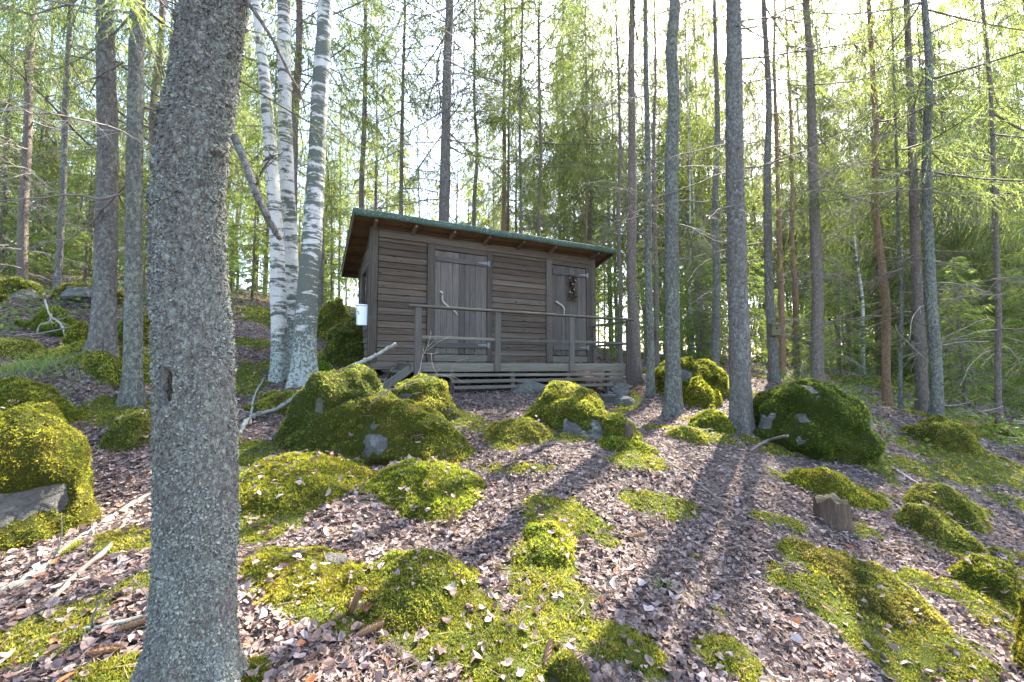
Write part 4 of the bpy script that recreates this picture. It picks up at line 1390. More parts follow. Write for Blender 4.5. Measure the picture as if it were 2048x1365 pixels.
# ---- dead branches: a few shapes, shared
def dead_branch_mesh(seed, mat):
    rng = np.random.default_rng(seed)
    mb = MB()
    L = rng.uniform(0.9, 1.6)
    n = 9
    t = np.linspace(0, 1, n)
    sag = rng.uniform(-0.55, 0.15)
    pts = np.stack([t * L, 0.10 * np.sin(t * 3 + seed), sag * t ** 1.6 * L * 0.6 + 0.02 * rng.normal(size=n).cumsum()], 1)
    V, F = tube(pts, np.linspace(.011, .003, n), 4, False); mb.add(V, F)
    for k in range(rng.integers(9, 16)):
        s = rng.uniform(.15, .98); i = int(s * (n - 1))
        p = pts[i]; d = norm(np.array([rng.uniform(.2, .9), rng.choice([-1, 1]) * rng.uniform(.3, 1), rng.uniform(-.7, .1)]))
        l = rng.uniform(.15, .55) * (1.1 - .5 * s)
        q = np.array([p, p + d * l * .5 + [0, 0, -.02 * l], p + d * l + [0, 0, -.16 * l]])
        V, F = tube(q, [.0045, .003, .0015], 3, False); mb.add(V, F)
        for _ in range(rng.integers(1, 4)):
            d2 = norm(d + rng.normal(size=3) * .6 + [0, 0, -.3])
            b = q[1] + (q[2] - q[1]) * rng.random()
            V, F = tube(np.array([b, b + d2 * l * .45]), [.0025, .001], 3, False); mb.add(V, F)
    return mb.mesh('dead_branch', mat, True)


DB = [dead_branch_mesh(s, M['deadwood']) for s in range(8)] + [dead_branch_mesh(s, M['palewood']) for s in range(20, 23)]


def stub_mesh(seed, mat):
    V, F = tube(np.array([[0, 0, 0], [.03, 0, .004], [.075, .004, .0]]), [.016, .011, .006], 6)
    return mk_mesh('branch_stub', V, F, mat, True)


STUB = stub_mesh(1, M['deadwood'])


# ---- live crowns
def crown_mesh(seed, Hc, R, nb, mat, dens=1.0, kw=.030, kl=.16, low=0.0, wood=True, top=0.12, hang=.6, sub=5, gap=0.0, bough=.6, single=None):
    """spruce crown from z=0 to Hc: whorled drooping branches with hanging needle twigs"""
    rng = np.random.default_rng(seed)
    mb = MB()
    zs = np.sort(rng.random(nb) ** 0.9) * Hc if single is None else np.zeros(1)
    az0 = rng.uniform(0, 6.28)
    KB, KD, KL, KC = [], [], [], []
    for i, z in enumerate(zs):
        f = z / Hc
        L = R * ((1 - f) ** 0.75 + top) * rng.uniform(.55, 1.15) * (1 if f > .15 else .55 + 3 * f)
        if rng.random() < gap:
            continue
        az = az0 + i * 2.399 + rng.normal() * .3
        if single is not None:
            L, az = single, 0.0
        rad = np.array([math.cos(az), math.sin(az), 0]); sid = np.array([-math.sin(az), math.cos(az), 0])
        n = 6; t = np.linspace(0, 1, n)
        droop = rng.uniform(.05, .5) * (1.2 - f)
        bend = rng.normal() * .12
        pts = rad * (t * L)[:, None] + sid * (bend * t * t * L)[:, None]
        pts[:, 2] = z - droop * L * (t - .45 * t ** 2.2) + .15 * f * t * L
        if wood:
            V, F = tube(pts, np.linspace(.008 + .010 * bough * L / 2, .004, n), 3, False); mb.add(V, F, (.9, .8, .7), 1)
        ns = max(3, int(L * 12 * dens))
        tt = rng.uniform(.12, 1.0, ns) ** .8; side = rng.choice([-1.0, 1.0], ns)
        P0 = np.stack([np.interp(tt, t, pts[:, k]) for k in range(3)], 1)
        l2 = (L * rng.uniform(.16, .40, ns) * (1.15 - .75 * tt) + .12)
        d2 = norm(rad[None] * rng.uniform(.2, .8, ns)[:, None] + sid[None] * (side * rng.uniform(.2, .9, ns))[:, None] + np.array([0, 0, -1.0])[None] * (rng.uniform(.2, 1.4, ns) * hang * 1.6)[:, None])
        cb = rng.uniform(.6, 1.3, ns)
        for s in range(sub):
            fr = (s + rng.random(ns)) / sub
            p = P0 + d2 * (l2 * fr)[:, None]
            p[:, 2] -= .35 * hang * l2 * fr ** 2
            w2 = norm(np.cross(d2, rng.normal(size=(ns, 3))))
            d = norm(d2 * .9 + w2 * rng.uniform(.15, .7, ns)[:, None] + np.array([0, 0, -.35 * hang * (1 + fr.mean())]))
            KB.append(p); KD.append(d); KL.append(kl * rng.uniform(.6, 1.25, ns) * (1.1 - .4 * fr))
            c = cb * rng.uniform(.8, 1.2, ns)
            KC.append(np.stack([c * rng.uniform(.85, 1.15, ns), c, c * rng.uniform(.7, 1.1, ns)], 1))
    KB, KD, KL, KC = map(np.concatenate, (KB, KD, KL, KC))
    V, F = blades(KB, KD, kw * rng.uniform(.7, 1.3, len(KB)), KL, rng)
    mb.add(V, [F], np.repeat(KC, 3, 0), 0)
    return mb.mesh('crown' if single is None else 'live_branch', [mat, M['deadwood']], True, True)


def leafy_mesh(seed, Hc, R, n, mat, lw=.045, ll=.06):
    """birch crown: thin hanging shoots of small leaves in loose clumps"""
    rng = np.random.default_rng(seed)
    nc = 46
    c = norm(rng.normal(size=(nc, 3))) * (rng.random((nc, 1)) ** .4) * np.array([R, R, Hc / 2]) + [0, 0, Hc / 2]
    mb = MB()
    for k in range(nc):
        p = np.array([[0, 0, max(0, c[k, 2] - 1.2)], [c[k, 0] * .5, c[k, 1] * .5, c[k, 2] - .3], c[k]])
        V, F = tube(p, [.014, .008, .003], 3, False); mb.add(V, F, (.8, .7, .6), 1)
    k = rng.integers(0, nc, n)
    sp = rng.uniform(.25, .6, nc)
    pos = c[k] + rng.normal(size=(n, 3)) * sp[k][:, None] * [1, 1, .8]
    d = rng.normal(size=(n, 3)) * [1, 1, .6] + [0, 0, -.5]
    V, F = kites(pos, d, lw * rng.uniform(.7, 1.2, n), ll * rng.uniform(.7, 1.3, n), rng, .45)
    t = rng.uniform(.7, 1.3, n)
    mb.add(V, [F], np.repeat(np.stack([t * rng.uniform(.8, 1.2, n), t, t * .9], 1), 4, 0), 0)
    return mb.mesh('crown', [mat, M['deadwood']], True, True)


CR_TALL = [crown_mesh(100 + s, 11.0, 1.6, 95, M['needle'], 1.0, kw=.022, kl=.13, sub=10, gap=.3) for s in range(3)]             # high crowns of the near trees
CR_MID = [crown_mesh(120 + s, 13.0, 2.5, 140, M['needle'], 1.35, kw=.019, kl=.105, sub=15, hang=.68, gap=.08, bough=1.0) for s in range(4)]  # behind the cabin, long crowns
CR_YOUNG = [crown_mesh(140 + s, 4.0, 1.25, 120, M['needle_bright'], 1.3, kw=.016, kl=.085, hang=.25, top=.06, sub=11) for s in range(3)]
BOUGH = [crown_mesh(150 + s, 1.0, 1.0, 1, M['needle'], 2.0, kw=.010, kl=.055, sub=24, hang=.5, bough=.9, single=1.7 + .3 * s) for s in range(4)]
CR_BIRCH = [leafy_mesh(160 + s, 9.0, 1.9, 5200, M['birchleaf']) for s in range(2)]


def straight_path(p0, p1, H_, seed, amp=.03, n=None, z_fine=9.0):
    """stem from p0 towards p1 (both on the axis) up to H_ metres, gently wandering"""
    p0, p1 = np.array(p0, float), np.array(p1, float)
    d = (p1 - p0) / (p1[2] - p0[2])
    z = np.concatenate([np.arange(-.25, min(z_fine, H_), .2), np.linspace(min(z_fine, H_), H_, 12)[1:] if H_ > z_fine else []])
    lean_k = np.where(z > 6, 6 + (z - 6) * .4, z)
    w = amp * np.stack([vnoise(np.stack([z / 2.1, z * 0 + seed * 1.7, z * 0], 1), 11), vnoise(np.stack([z / 2.1, z * 0 + seed * 2.3, z * 0], 1), 12)], 1)
    path = np.zeros((len(z), 3))
    path[:, 0] = d[0] * lean_k + w[:, 0] * np.clip(z, 0, 2); path[:, 1] = d[1] * lean_k + w[:, 1] * np.clip(z, 0, 2); path[:, 2] = z
    return path


def add_branches(root, path, rad, seed, n, z0, z1, scale=(.6, 1.3), pale=.15, mat_stub=True, stubs=10, arc=None):
    rng = np.random.default_rng(seed + 5000)
    for k in range(n):
        z = rng.uniform(z0, z1)
        c = [np.interp(z, path[:, 2], path[:, i]) for i in range(3)]
        r = np.interp(z, path[:, 2], rad)
        a = rng.uniform(0, 6.283) if arc is None else rng.uniform(*arc)
        me = DB[rng.integers(8, 11)] if rng.random() < pale else DB[rng.integers(0, 8)]
        s = rng.uniform(*scale)
        mk_obj('dead_branch', me, root, (c[0] + math.cos(a) * r * .8, c[1] + math.sin(a) * r * .8, z), (0, rng.uniform(-.1, .35), a), (s, s, s))
    for k in range(stubs):
        z = rng.uniform(max(.4, z0 * .3), z1)
        c = [np.interp(z, path[:, 2], path[:, i]) for i in range(3)]
        r = np.interp(z, path[:, 2], rad)
        a = rng.uniform(0, 6.283); s = rng.uniform(.5, 1.1) * min(1.2, r / .08)
        mk_obj('branch_stub', STUB, root, (c[0] + math.cos(a) * r * .93, c[1] + math.sin(a) * r * .93, z), (0, rng.uniform(-.4, .3), a), (s, s, s))


def add_boughs(root, path, rad, seed, n, z0, z1, scale=(.8, 1.3)):
    rng = np.random.default_rng(seed + 9000)
    for k in range(n):
        z = rng.uniform(z0, z1)
        c = [np.interp(z, path[:, 2], path[:, i]) for i in range(3)]
        a = rng.uniform(0, 6.283); s = rng.uniform(*scale)
        mk_obj('live_branch', BOUGH[rng.integers(0, 4)], root, (c[0], c[1], z), (0, rng.uniform(-.05, .35), a), (s, s, s))


TREES = []


def tree(name, label, cat, ub, vb, ut, Y, d, bark, seed, H_=17.0, crown=None, cz=7.0, cs=1.0, nbr=8, brz=(2.0, 7.5), group=None,
         stubs=10, vt=0.0, nseg=None, flare=.35, amp=.03, pale=.15, brs=(.6, 1.3), taper=.85, cxy=1.0):
    d = d * cosu(ub)
    p0 = P(ub, vb, Y)
    p0[2] = H1(p0[0], Y)
    p1 = P(ut, vt, Y)
    path = straight_path(p0, p1, H_, seed, amp)
    z = path[:, 2]
    rad = d / 2 * np.clip(1 - taper * (z - 1.3) / H_, .06, 1.12)
    root = empty(name, p0)
    tag(root, label, cat, group)
    nseg = nseg or (30 if Y < 7 else 18 if Y < 12 else 10)
    mk_obj('trunk', trunk_mesh(path, rad, nseg, M[bark], seed, .075 if Y < 12 else .05, flare + .4, .2), root)
    if crown is not None:
        c = [np.interp(cz, z, path[:, i]) for i in range(2)]
        mk_obj('crown', crown, root, (c[0], c[1], cz), (0, 0, seed * 1.37), (cs * cxy, cs * cxy, (H_ + .8 - cz) / crown_h(crown)))
    add_branches(root, path, rad, seed, nbr, *brz, scale=brs, pale=pale, stubs=stubs)
    TREES.append((p0[0], p0[1], d))
    return root, path, rad


_ch = {}
def crown_h(me):
    if me.name not in _ch:
        co = np.empty(len(me.vertices) * 3, np.float32); me.vertices.foreach_get('co', co)
        _ch[me.name] = float(co[2::3].max())
    return _ch[me.name]


# ---- the nearest spruce, with its flaking lichened bark in relief
def near_spruce():
    Y = 1.42
    ax = [(368, 1440, 200), (376, 1365, 196), (388, 1280, 184), (390, 1200, 179), (396, 1000, 181), (389, 700, 175), (378, 520, 168), (376, 440, 166), (382, 330, 165), (400, 220, 162), (417, 110, 156), (432, 0, 153), (445, -120, 148), (455, -300, 142)]
    pts = np.array([P(u, v, Y) for u, v, w in ax])
    wid = np.array([w / FPX * Y / 2 * .735 for u, v, w in ax])
    g = H1(pts[1][0], Y)
    base = np.array([pts[1][0], Y, g])
    zs = np.concatenate([np.arange(g - .15, 3.3, .0055)])
    path = np.stack([np.interp(zs, pts[:, 2], pts[:, 0]), np.full(len(zs), Y), zs], 1)
    # smooth the axis
    ker = np.ones(41) / 41
    path[:, 0] = np.convolve(np.pad(path[:, 0], 20, mode='edge'), ker, 'valid')
    rad = np.interp(zs, pts[:, 2], wid)
    n = 176
    a = np.linspace(0, 2 * math.pi, n, endpoint=False)
    uu = np.repeat((a / (2 * math.pi))[None], len(zs), 0); zz = np.repeat(zs[:, None], n, 1)
    q0 = np.stack([np.cos(a)[None] * 2 + 0 * zz, np.sin(a)[None] * 2 + 0 * zz, zz * 2.4], -1).reshape(-1, 3)
    w1, w2 = fbm(q0 * 9, 3, 51), fbm(q0 * 9, 3, 52)
    f1, f2, cid = cellular((uu * 62).ravel() + .7 * w1, (zz * 52).ravel() + .7 * w2, 62, 3)
    g1, g2, gid = cellular((uu * 20 + .02 * np.sin(zz * 9)).ravel(), (zz * 14).ravel(), 20, 8)
    q = np.stack([np.cos(a)[None] * 2 + 0 * zz, np.sin(a)[None] * 2 + 0 * zz, zz * 2.4], -1).reshape(-1, 3)
    disp = .0045 * sstep(0, .35, f2 - f1) * (.3 + cid) + .003 * sstep(0, .2, g2 - g1) + .0022 * gid + .004 * fbm(q * 2, 3, 2) + .0025 * fbm(q * 12, 2, 4)
    disp = disp.reshape(len(zs), n)
    zr = zz - g
    lob = .5 + .5 * np.cos(a * 5 + 1.2) + .2 * np.cos(a * 3)
    r = rad[:, None] * (1 + .75 * np.exp(-np.maximum(zr, 0) / .12) * lob[None]) - .006 + disp
    # old wound facing the camera, at (372, 770) in the photograph
    w0 = P(372, 772, Y)
    fa = -math.pi / 2
    an = np.angle(np.exp(1j * (a - (fa - .02))))[None] * .13
    dw = np.sqrt((an / .021) ** 2 + ((zz - w0[2]) / .062) ** 2) + .15 * fbm(q * 9, 2, 7).reshape(zz.shape)
    r = r - .032 * sstep(1.0, .5, dw) + .008 * sstep(.75, 1.05, dw) * sstep(1.6, 1.1, dw)
    # bark collars under old branch knots
    for (ku, kv) in ((388, 65), (452, 310), (350, 352), (336, 415), (474, 120), (358, 245)):
        k0 = P(ku, kv, Y)
        cxk = np.interp(k0[2], zs, path[:, 0]); rk = np.interp(k0[2], zs, rad)
        sx = np.clip((k0[0] - cxk) / rk, -.98, .98)
        ak = -math.acos(sx)
        an = np.angle(np.exp(1j * (a - ak)))[None] * .13
        dk_ = np.sqrt((an / .030) ** 2 + ((zz - k0[2]) / .016) ** 2)
        r = r + .016 * np.exp(-dk_ ** 2) - .016 * np.exp(-(np.sqrt((an / .016) ** 2 + ((zz - k0[2] + .012) / .010) ** 2)) ** 2)
    V = np.stack([path[:, None, 0] + r * np.cos(a)[None], path[:, None, 1] + r * np.sin(a)[None], zz], -1).reshape(-1, 3) - base
    i = np.arange(len(zs) - 1)[:, None] * n; j = np.arange(n)[None]; jn = (j + 1) % n
    Q = np.stack([i + j, i + jn, i + n + jn, i + n + j], -1).reshape(-1, 4)
    root = empty('spruce_tree', base)
    tag(root, 'thick near spruce trunk with flaky grey green lichen bark and a dark wound', 'tree', 'spruce trees')
    mk_obj('trunk', mk_mesh('trunk', V, [Q], M['bark_near'], True), root)
    # loose bark and lichen scales
    rng = np.random.default_rng(77)
    T = np.concatenate([Q[:, :3], Q[:, [0, 2, 3]]])
    lic = fbm(V * np.array([9, 9, 6]) + 4, 3, 31)
    wgt = np.clip(.95 + lic[T].mean(1), .45, 2) * (V[T[:, 0], 2] < 2.4)
    dwv = dw.ravel()
    wgt = wgt * (dwv[T].mean(1) > 1.15)
    N = 52000
    p, nn, k = surf_sample(V, T, N, rng, wgt)
    up = np.array([0, 0, 1.0])
    s = norm(np.cross(nn, up))
    dn = norm(np.cross(s, nn)); dn = np.where(dn[:, 2:3] > 0, -dn, dn)
    dd = norm(dn + nn * rng.uniform(.1, 1.3, N)[:, None] + s * rng.normal(size=(N, 1)) * 1.0)
    ss = norm(np.cross(dd, nn) + nn * rng.normal(size=(N, 1)) * .4)
    sz = (.0026 + .005 * rng.random(N) ** 2)[:, None]
    jr = lambda: rng.uniform(.55, 1.35, (N, 1))
    Vf = np.stack([p - ss * sz * .6 * jr(), p + ss * sz * .6 * jr(), p + dd * sz * jr() + ss * sz * .5 * jr(), p + dd * sz * jr() - ss * sz * .5 * jr()], 1)
    Vf = (Vf + nn[:, None] * .001).reshape(-1, 3)
    li = lic[T].mean(1)[k] - .30 * nn[:, 0] + .10
    g_ = np.where((li + rng.normal(size=N) * .3 > .0)[:, None], np.array([[.98, 1.02, 1.0]]), np.array([[.72, .66, .62]])) * rng.uniform(.55, 1.25, (N, 1))
    F4, F3 = np.arange(4 * N).reshape(N, 4), np.zeros((0, 3), int)
    mk_obj('bark_scales', mk_mesh('bark_scales', Vf, [F4, F3], M['flake'], False, cols=np.repeat(g_, 4, 0)), root, kind='stuff')
    # wound: torn dark wood fibres standing in the hollow
    rw = float(np.interp(w0[2], zs, rad)); xw = float(np.interp(w0[2], zs, path[:, 0]))
    nw = 260
    aw = rng.normal(size=(nw, 2)) * [.009, .026]
    ok_ = (aw[:, 0] / .020) ** 2 + (aw[:, 1] / .058) ** 2 < 1
    aw = aw[ok_]; nw = len(aw)
    al = (fa - .02) + aw[:, 0] / rw
    rf = rw - .022 + rng.uniform(0, .010, nw)
    bw_ = np.stack([xw + rf * np.cos(al), Y + rf * np.sin(al), w0[2] + aw[:, 1]], 1) - base
    Vw, Fw = kites(bw_, np.stack([rng.normal(size=nw) * .25, -.1 - .2 * rng.random(nw), rng.choice([-1.0, 1.0], nw)], 1), .006, rng.uniform(.012, .03, nw), rng, flat=(0, -1.0, 0))
    mbw = MB(); mbw.add(Vw, [Fw], np.repeat(rng.uniform(.05, .35, (nw, 1)) * np.array([[1, .75, .6]]), 4, 0))
    wo = mk_obj('wound', mbw.mesh('wound', M['flake'], False, True), root, kind='stuff')
    wo['label'] = 'dark torn wound in the bark'
    # dead limb hanging to the right, and a thin one higher up
    mb = MB()
    pts = [P(470, 275, 1.42), P(492, 330, 1.38), P(512, 385, 1.36), P(533, 430, 1.36), P(552, 466, 1.38), P(562, 480, 1.39)]
    sp = smooth_path(np.array(pts) - base, 26)
    Vb, Fb = tube(sp, np.interp(np.linspace(0, 1, 26), [0, .3, .9, 1], [.014, .0125, .0095, .006]), 9, True, .09, 5); mb.add(Vb, Fb)
    for q0, q1, q2 in (((512, 373), (522, 345), (571, 300)), ((522, 345), (540, 318), (556, 292)), ((528, 322), (545, 312), (566, 308)), ((545, 318), (538, 305), (530, 285))):
        Vb, Fb = tube(np.array([P(*q0, 1.36), P(*q1, 1.35), P(*q2, 1.36)]) - base, [.0035, .0025, .001], 5); mb.add(Vb, Fb)
    mk_obj('dead_branch', mb.mesh('dead_branch', M['bark_grey'], True), root)
    mb = MB()
    sp = smooth_path(np.array([P(492, 0, 1.42), P(520, 40, 1.40), P(552, 92, 1.40), P(580, 150, 1.42), P(600, 185, 1.45), P(612, 228, 1.47)]) - base, 20)
    Vb, Fb = tube(sp, np.linspace(.0075, .002, 20), 6, True, .12, 6); mb.add(Vb, Fb)
    mk_obj('dead_branch', mb.mesh('dead_branch', M['bark_brown'], True), root)
    # upper stem and crown, above the frame
    z = np.arange(3.25 - g, 18, .4)
    pz = np.stack([np.interp(3.3, zs, path[:, 0]) - base[0] + (z - (3.3 - g)) * .03, z * 0, z], 1)
    mk_obj('upper_trunk', trunk_mesh(pz, np.interp(z, [0, 18], [rad[-1] * 1.02 + .02, .03]), 20, M['bark_near'], 5, .04, 0), root)
    mk_obj('crown', CR_TALL[0], root, (pz[14, 0], 0, 8.5), (0, 0, 2.0), (.8, .8, 1))
    TREES.append((base[0], base[1], .34))


near_spruce()
SP, BI = 'spruce trees', 'birch trees'
# ---- trees one can tell apart:  name, label, foot u v, top u, Y, diameter, bark, options
T_ = [
    ('spruce_tree', 'thick grey spruce standing second from the left edge, flared foot', 208, 692, 226, 4.9, .285, 'bark_grey', dict(cz=7.2, nbr=10, brz=(2.2, 7), stubs=16, flare=.5, brs=(.8, 1.5))),
    ('spruce_tree', 'slim bluish grey spruce close left of the nearest trunk', 262, 806, 280, 4.6, .212, 'bark_green', dict(cz=7.5, nbr=12, brz=(2.0, 6), stubs=22, flare=.55, brs=(.9, 1.6))),
    ('spruce_tree', 'thin pale spruce stem behind the far left boulders', 114, 592, 142, 8.0, .145, 'bark_grey', dict(cz=6.5, nbr=14, brz=(1.5, 6.5), pale=.3)),
    ('spruce_tree', 'dim brown trunk at the far left behind dead twigs', 45, 560, 64, 10.5, .30, 'bark_brown', dict(cz=6, nbr=26, brz=(.4, 5), pale=.75, brs=(.9, 1.9))),
    ('spruce_tree', 'brown trunk half hidden between slim grey spruce and nearest trunk', 300, 640, 322, 9.0, .20, 'bark_brown', dict(cz=6.0, nbr=12, brz=(1.5, 6))),
    ('spruce_tree', 'dark stem hidden behind the two white birches', 584, 650, 594, 8.6, .20, 'bark_brown', dict(cz=6.0, nbr=12, brz=(2, 6))),
    ('spruce_tree', 'thin grey stem just right of the leaning birch', 641, 650, 652, 9.5, .12, 'bark_grey', dict(cz=5, nbr=10, brz=(1.5, 5), crown=3)),
    ('spruce_tree', 'slim brown spruce above the left end of the cabin roof', 722, 690, 730, 13.0, .21, 'bark_brown', dict(cz=6.5, nbr=22, brz=(2, 8))),
    ('spruce_tree', 'thin light brown spruce above the wide door', 800, 700, 806, 13.5, .165, 'bark_brown', dict(cz=7.0, nbr=22, brz=(2.5, 8.5))),
    ('spruce_tree', 'stout grey spruce rising right behind the cabin roof', 886, 700, 897, 9.4, .275, 'bark_grey', dict(cz=8.2, nbr=44, brz=(2.6, 8.0), stubs=20, brs=(.9, 1.7))),
    ('spruce_tree', 'thin brown spruce right of the stout trunk behind the roof', 950, 700, 952, 14.0, .155, 'bark_brown', dict(cz=7, nbr=22, brz=(2.5, 9))),
    ('spruce_tree', 'left of the close brown stem pair behind the roof centre', 1004, 700, 1014, 14.5, .21, 'bark_red', dict(cz=8, nbr=18, brz=(2.5, 9))),
    ('spruce_tree', 'right thinner one of the close stem pair behind the roof', 1014, 700, 1024, 15.5, .14, 'bark_brown', dict(cz=8, nbr=10, brz=(2.5, 9))),
    ('spruce_tree', 'thin greenish straight stem right of the roof centre', 1038, 700, 1046, 12.5, .115, 'bark_green', dict(cz=7.6, nbr=24, brz=(2.5, 8))),
    ('spruce_tree', 'thin dark straight stem above the narrow door', 1075, 700, 1083, 13.0, .125, 'bark_brown', dict(cz=7.0, nbr=24, brz=(2.5, 8))),
    ('spruce_tree', 'spindly brown stem above the right end of the roof', 1172, 700, 1176, 15.0, .10, 'bark_red', dict(cz=3.5, nbr=14, brz=(2, 7))),
    ('spruce_tree', 'slender stem just left of the brown trunk by the deck corner', 1240, 720, 1236, 12.0, .145, 'bark_brown', dict(cz=4.4, nbr=20, brz=(1.5, 7))),
    ('spruce_tree', 'reddish brown spruce touching the right corner of the deck', 1270, 766, 1262, 8.3, .205, 'bark_brown', dict(cz=7.5, nbr=22, brz=(2.2, 7.2), stubs=16, flare=.45)),
    ('spruce_tree', 'slim smooth greenish stem right of the deck corner tree', 1301, 792, 1294, 7.4, .130, 'bark_green', dict(cz=7.3, nbr=8, brz=(2.5, 7))),
    ('spruce_tree', 'dark thin stem showing behind the slim greenish stem', 1312, 700, 1309, 11.5, .14, 'bark_brown', dict(cz=6.0, nbr=14, brz=(2, 6))),
    ('spruce_tree', 'thick straight grey spruce left of the huge mossy boulder', 1481, 848, 1467, 5.8, .292, 'bark_grey', dict(cz=7.6, nbr=12, brz=(3.0, 6.5), stubs=26, flare=.3, brs=(.8, 1.4))),
    ('spruce_tree', 'grey spruce that carries the birdhouse', 1549, 764, 1528, 9.0, .215, 'bark_grey', dict(bo=2, cz=7.8, nbr=22, brz=(2.6, 7.5), stubs=14)),
    ('spruce_tree', 'brown stem right behind the birdhouse spruce', 1564, 735, 1550, 11.0, .175, 'bark_red', dict(cz=6.5, nbr=16, brz=(1.2, 7), pale=.4)),
    ('spruce_tree', 'reddish grey spruce behind the right side of the huge boulder', 1636, 787, 1612, 8.0, .245, 'bark_brown', dict(bo=3, cz=7.4, nbr=22, brz=(2.2, 7.2), stubs=20)),
    ('spruce_tree', 'dim brownish trunk left of the thick straight grey spruce', 1430, 766, 1434, 10.0, .20, 'bark_green', dict(cz=4.5, nbr=16, brz=(1, 6))),
    ('spruce_tree', 'orange brown spruce lit by the sun at right', 1777, 827, 1740, 8.4, .19, 'bark_red', dict(cz=6.6, nbr=26, brz=(.9, 7), pale=.45)),  # orange of the sun flare put into the bark colour
    ('spruce_tree', 'very thin stem beside the orange brown spruce', 1803, 836, 1796, 8.0, .085, 'bark_green', dict(cz=4.6, nbr=12, brz=(.8, 4.6), H_=10)),
    ('spruce_tree', 'left trunk of the pair behind the long sunlit mound', 1843, 832, 1813, 7.8, .232, 'bark_brown', dict(cz=7.6, nbr=14, brz=(1.8, 7), stubs=30, pale=.35)),
    ('spruce_tree', 'right greyer trunk of the pair behind the long sunlit mound', 1874, 837, 1851, 7.2, .225, 'bark_green', dict(cz=7.2, nbr=16, brz=(1.4, 6.8), stubs=24)),
    ('spruce_tree', 'thin brown trunk leaning near the right edge', 1999, 857, 1976, 7.5, .128, 'bark_brown', dict(cz=6.0, nbr=18, brz=(.9, 6), pale=.3)),
    ('spruce_tree', 'dim brown trunk between birdhouse spruce and reddish grey spruce', 1592, 740, 1580, 13.5, .20, 'bark_red', dict(cz=4.0, nbr=22, brz=(.5, 5), pale=.5)),
]
for k, (nm, lb, ub, vb, ut, Y, d, bark, kw) in enumerate(T_):
    kw = dict(kw)
    ci = kw.pop('crown', None)
    cr = CR_TALL[k % 3] if Y < 9.5 else CR_MID[k % 4]
    kw.setdefault('cs', .85 if Y < 9.5 else .95)
    if 700 < ub < 1150 and k % 2:         # high tops behind the cabin let light through to the left slope
        cr = CR_TALL[k % 3]; kw['cs'] = .7; kw['cz'] = max(kw['cz'], 7.5)
    if 1220 < ub < 2010 and Y > 7:        # thin high tops where the sun breaks through
        cr = CR_TALL[k % 3]; kw['cs'] = .45; kw['cz'] = max(kw['cz'], 7.0); kw['H_'] = 12.5
    nbo = kw.pop('bo', 7 if Y < 9 else 10)
    rt_, pt_, rd_ = tree(nm, lb, 'tree', ub, vb, ut, Y, d, bark, 200 + k, H_=kw.pop('H_', 15.0 + (k * 37 % 40) / 10), crown=cr, group=SP, **kw)
    add_boughs(rt_, pt_, rd_, 200 + k, nbo if not 1220 < ub < 1500 else 0, 4.2 if Y < 9 else 4.8, 7.6 if Y < 9 else 9.5)


# ---- birches and the crooked trunk follow hand-laid axes
def bent_tree(name, label, Y, ax, bark, seed, H_, crown, cz, cs, group, nseg=36, flare=.4, nbr=0):
    pts = np.array([P(u, v, Y) for u, v, w in ax])
    wid = np.array([w / FPX * Y / 2 * cosu(u) for u, v, w in ax])
    g = H1(pts[0][0], Y)
    base = np.array([pts[0][0], Y, g])
    z = np.concatenate([np.arange(g - .2, pts[-1][2], .05), np.arange(pts[-1][2], g + H_, .5)])
    x = np.interp(z, pts[:, 2], pts[:, 0])
    ker = np.ones(9) / 9
    x = np.convolve(np.pad(x, 4, mode='edge'), ker, 'valid')
    r = np.interp(z, pts[:, 2], wid)
    up = z > pts[-1][2]
    r[up] = wid[-1] * np.clip(1 - (z[up] - pts[-1][2]) / (g + H_ - pts[-1][2]), .08, 1)
    path = np.stack([x, np.full(len(z), Y), z], 1) - base
    root = empty(name, base)
    tag(root, label, 'tree', group)
    mk_obj('trunk', trunk_mesh(path, r, nseg, M[bark], seed, .06, flare, .22), root)
    mk_obj('crown', crown, root, (path[-1, 0], 0, cz), (0, 0, seed), (cs, cs, (H_ + .5 - cz) / crown_h(crown)))
    if nbr:
        add_branches(root, path, r, seed, nbr, 2.5, 7.0, stubs=4)
    TREES.append((base[0], Y, wid[0] * 2))
    return root


bent_tree('birch_tree', 'left white birch leaning left with black banded bark', 5.8, [(560, 768, 42), (560, 700, 36), (555, 560, 32), (554, 480, 30), (546, 380, 29), (538, 250, 27), (526, 130, 24), (514, 20, 20), (506, -60, 18)], 'birch', 301, 15, CR_BIRCH[0], 8.5, .8, BI)
bent_tree('birch_tree', 'middle white birch standing behind the left leaning one', 6.3, [(584, 752, 36), (584, 640, 32), (582, 480, 28), (574, 360, 30), (570, 250, 30), (569, 120, 29), (568, 0, 28), (567, -80, 26)], 'birch', 302, 16, CR_BIRCH[1], 8.8, .8, BI)
bent_tree('birch_tree', 'right dark mottled birch leaning right towards its top', 5.6, [(607, 775, 56), (608, 700, 48), (616, 580, 43), (624, 480, 42), (630, 380, 38), (636, 250, 35), (644, 130, 34), (652, 0, 31), (657, -80, 28)], 'birch_dark', 303, 16, CR_BIRCH[0], 8.6, .8, BI)
bent_tree('aspen_tree', 'crooked greenish lichened trunk with a bend near its top', 6.6, [(1345, 832, 38), (1346, 790, 33), (1345, 650, 29), (1344, 480, 28), (1343, 300, 27), (1347, 240, 26), (1348, 190, 26), (1344, 130, 25), (1342, 90, 24), (1347, 50, 23), (1350, 0, 22), (1347, -60, 20)], 'bark_green', 304, 14, CR_BIRCH[1], 7.6, .75, 'deciduous trees', nbr=4)

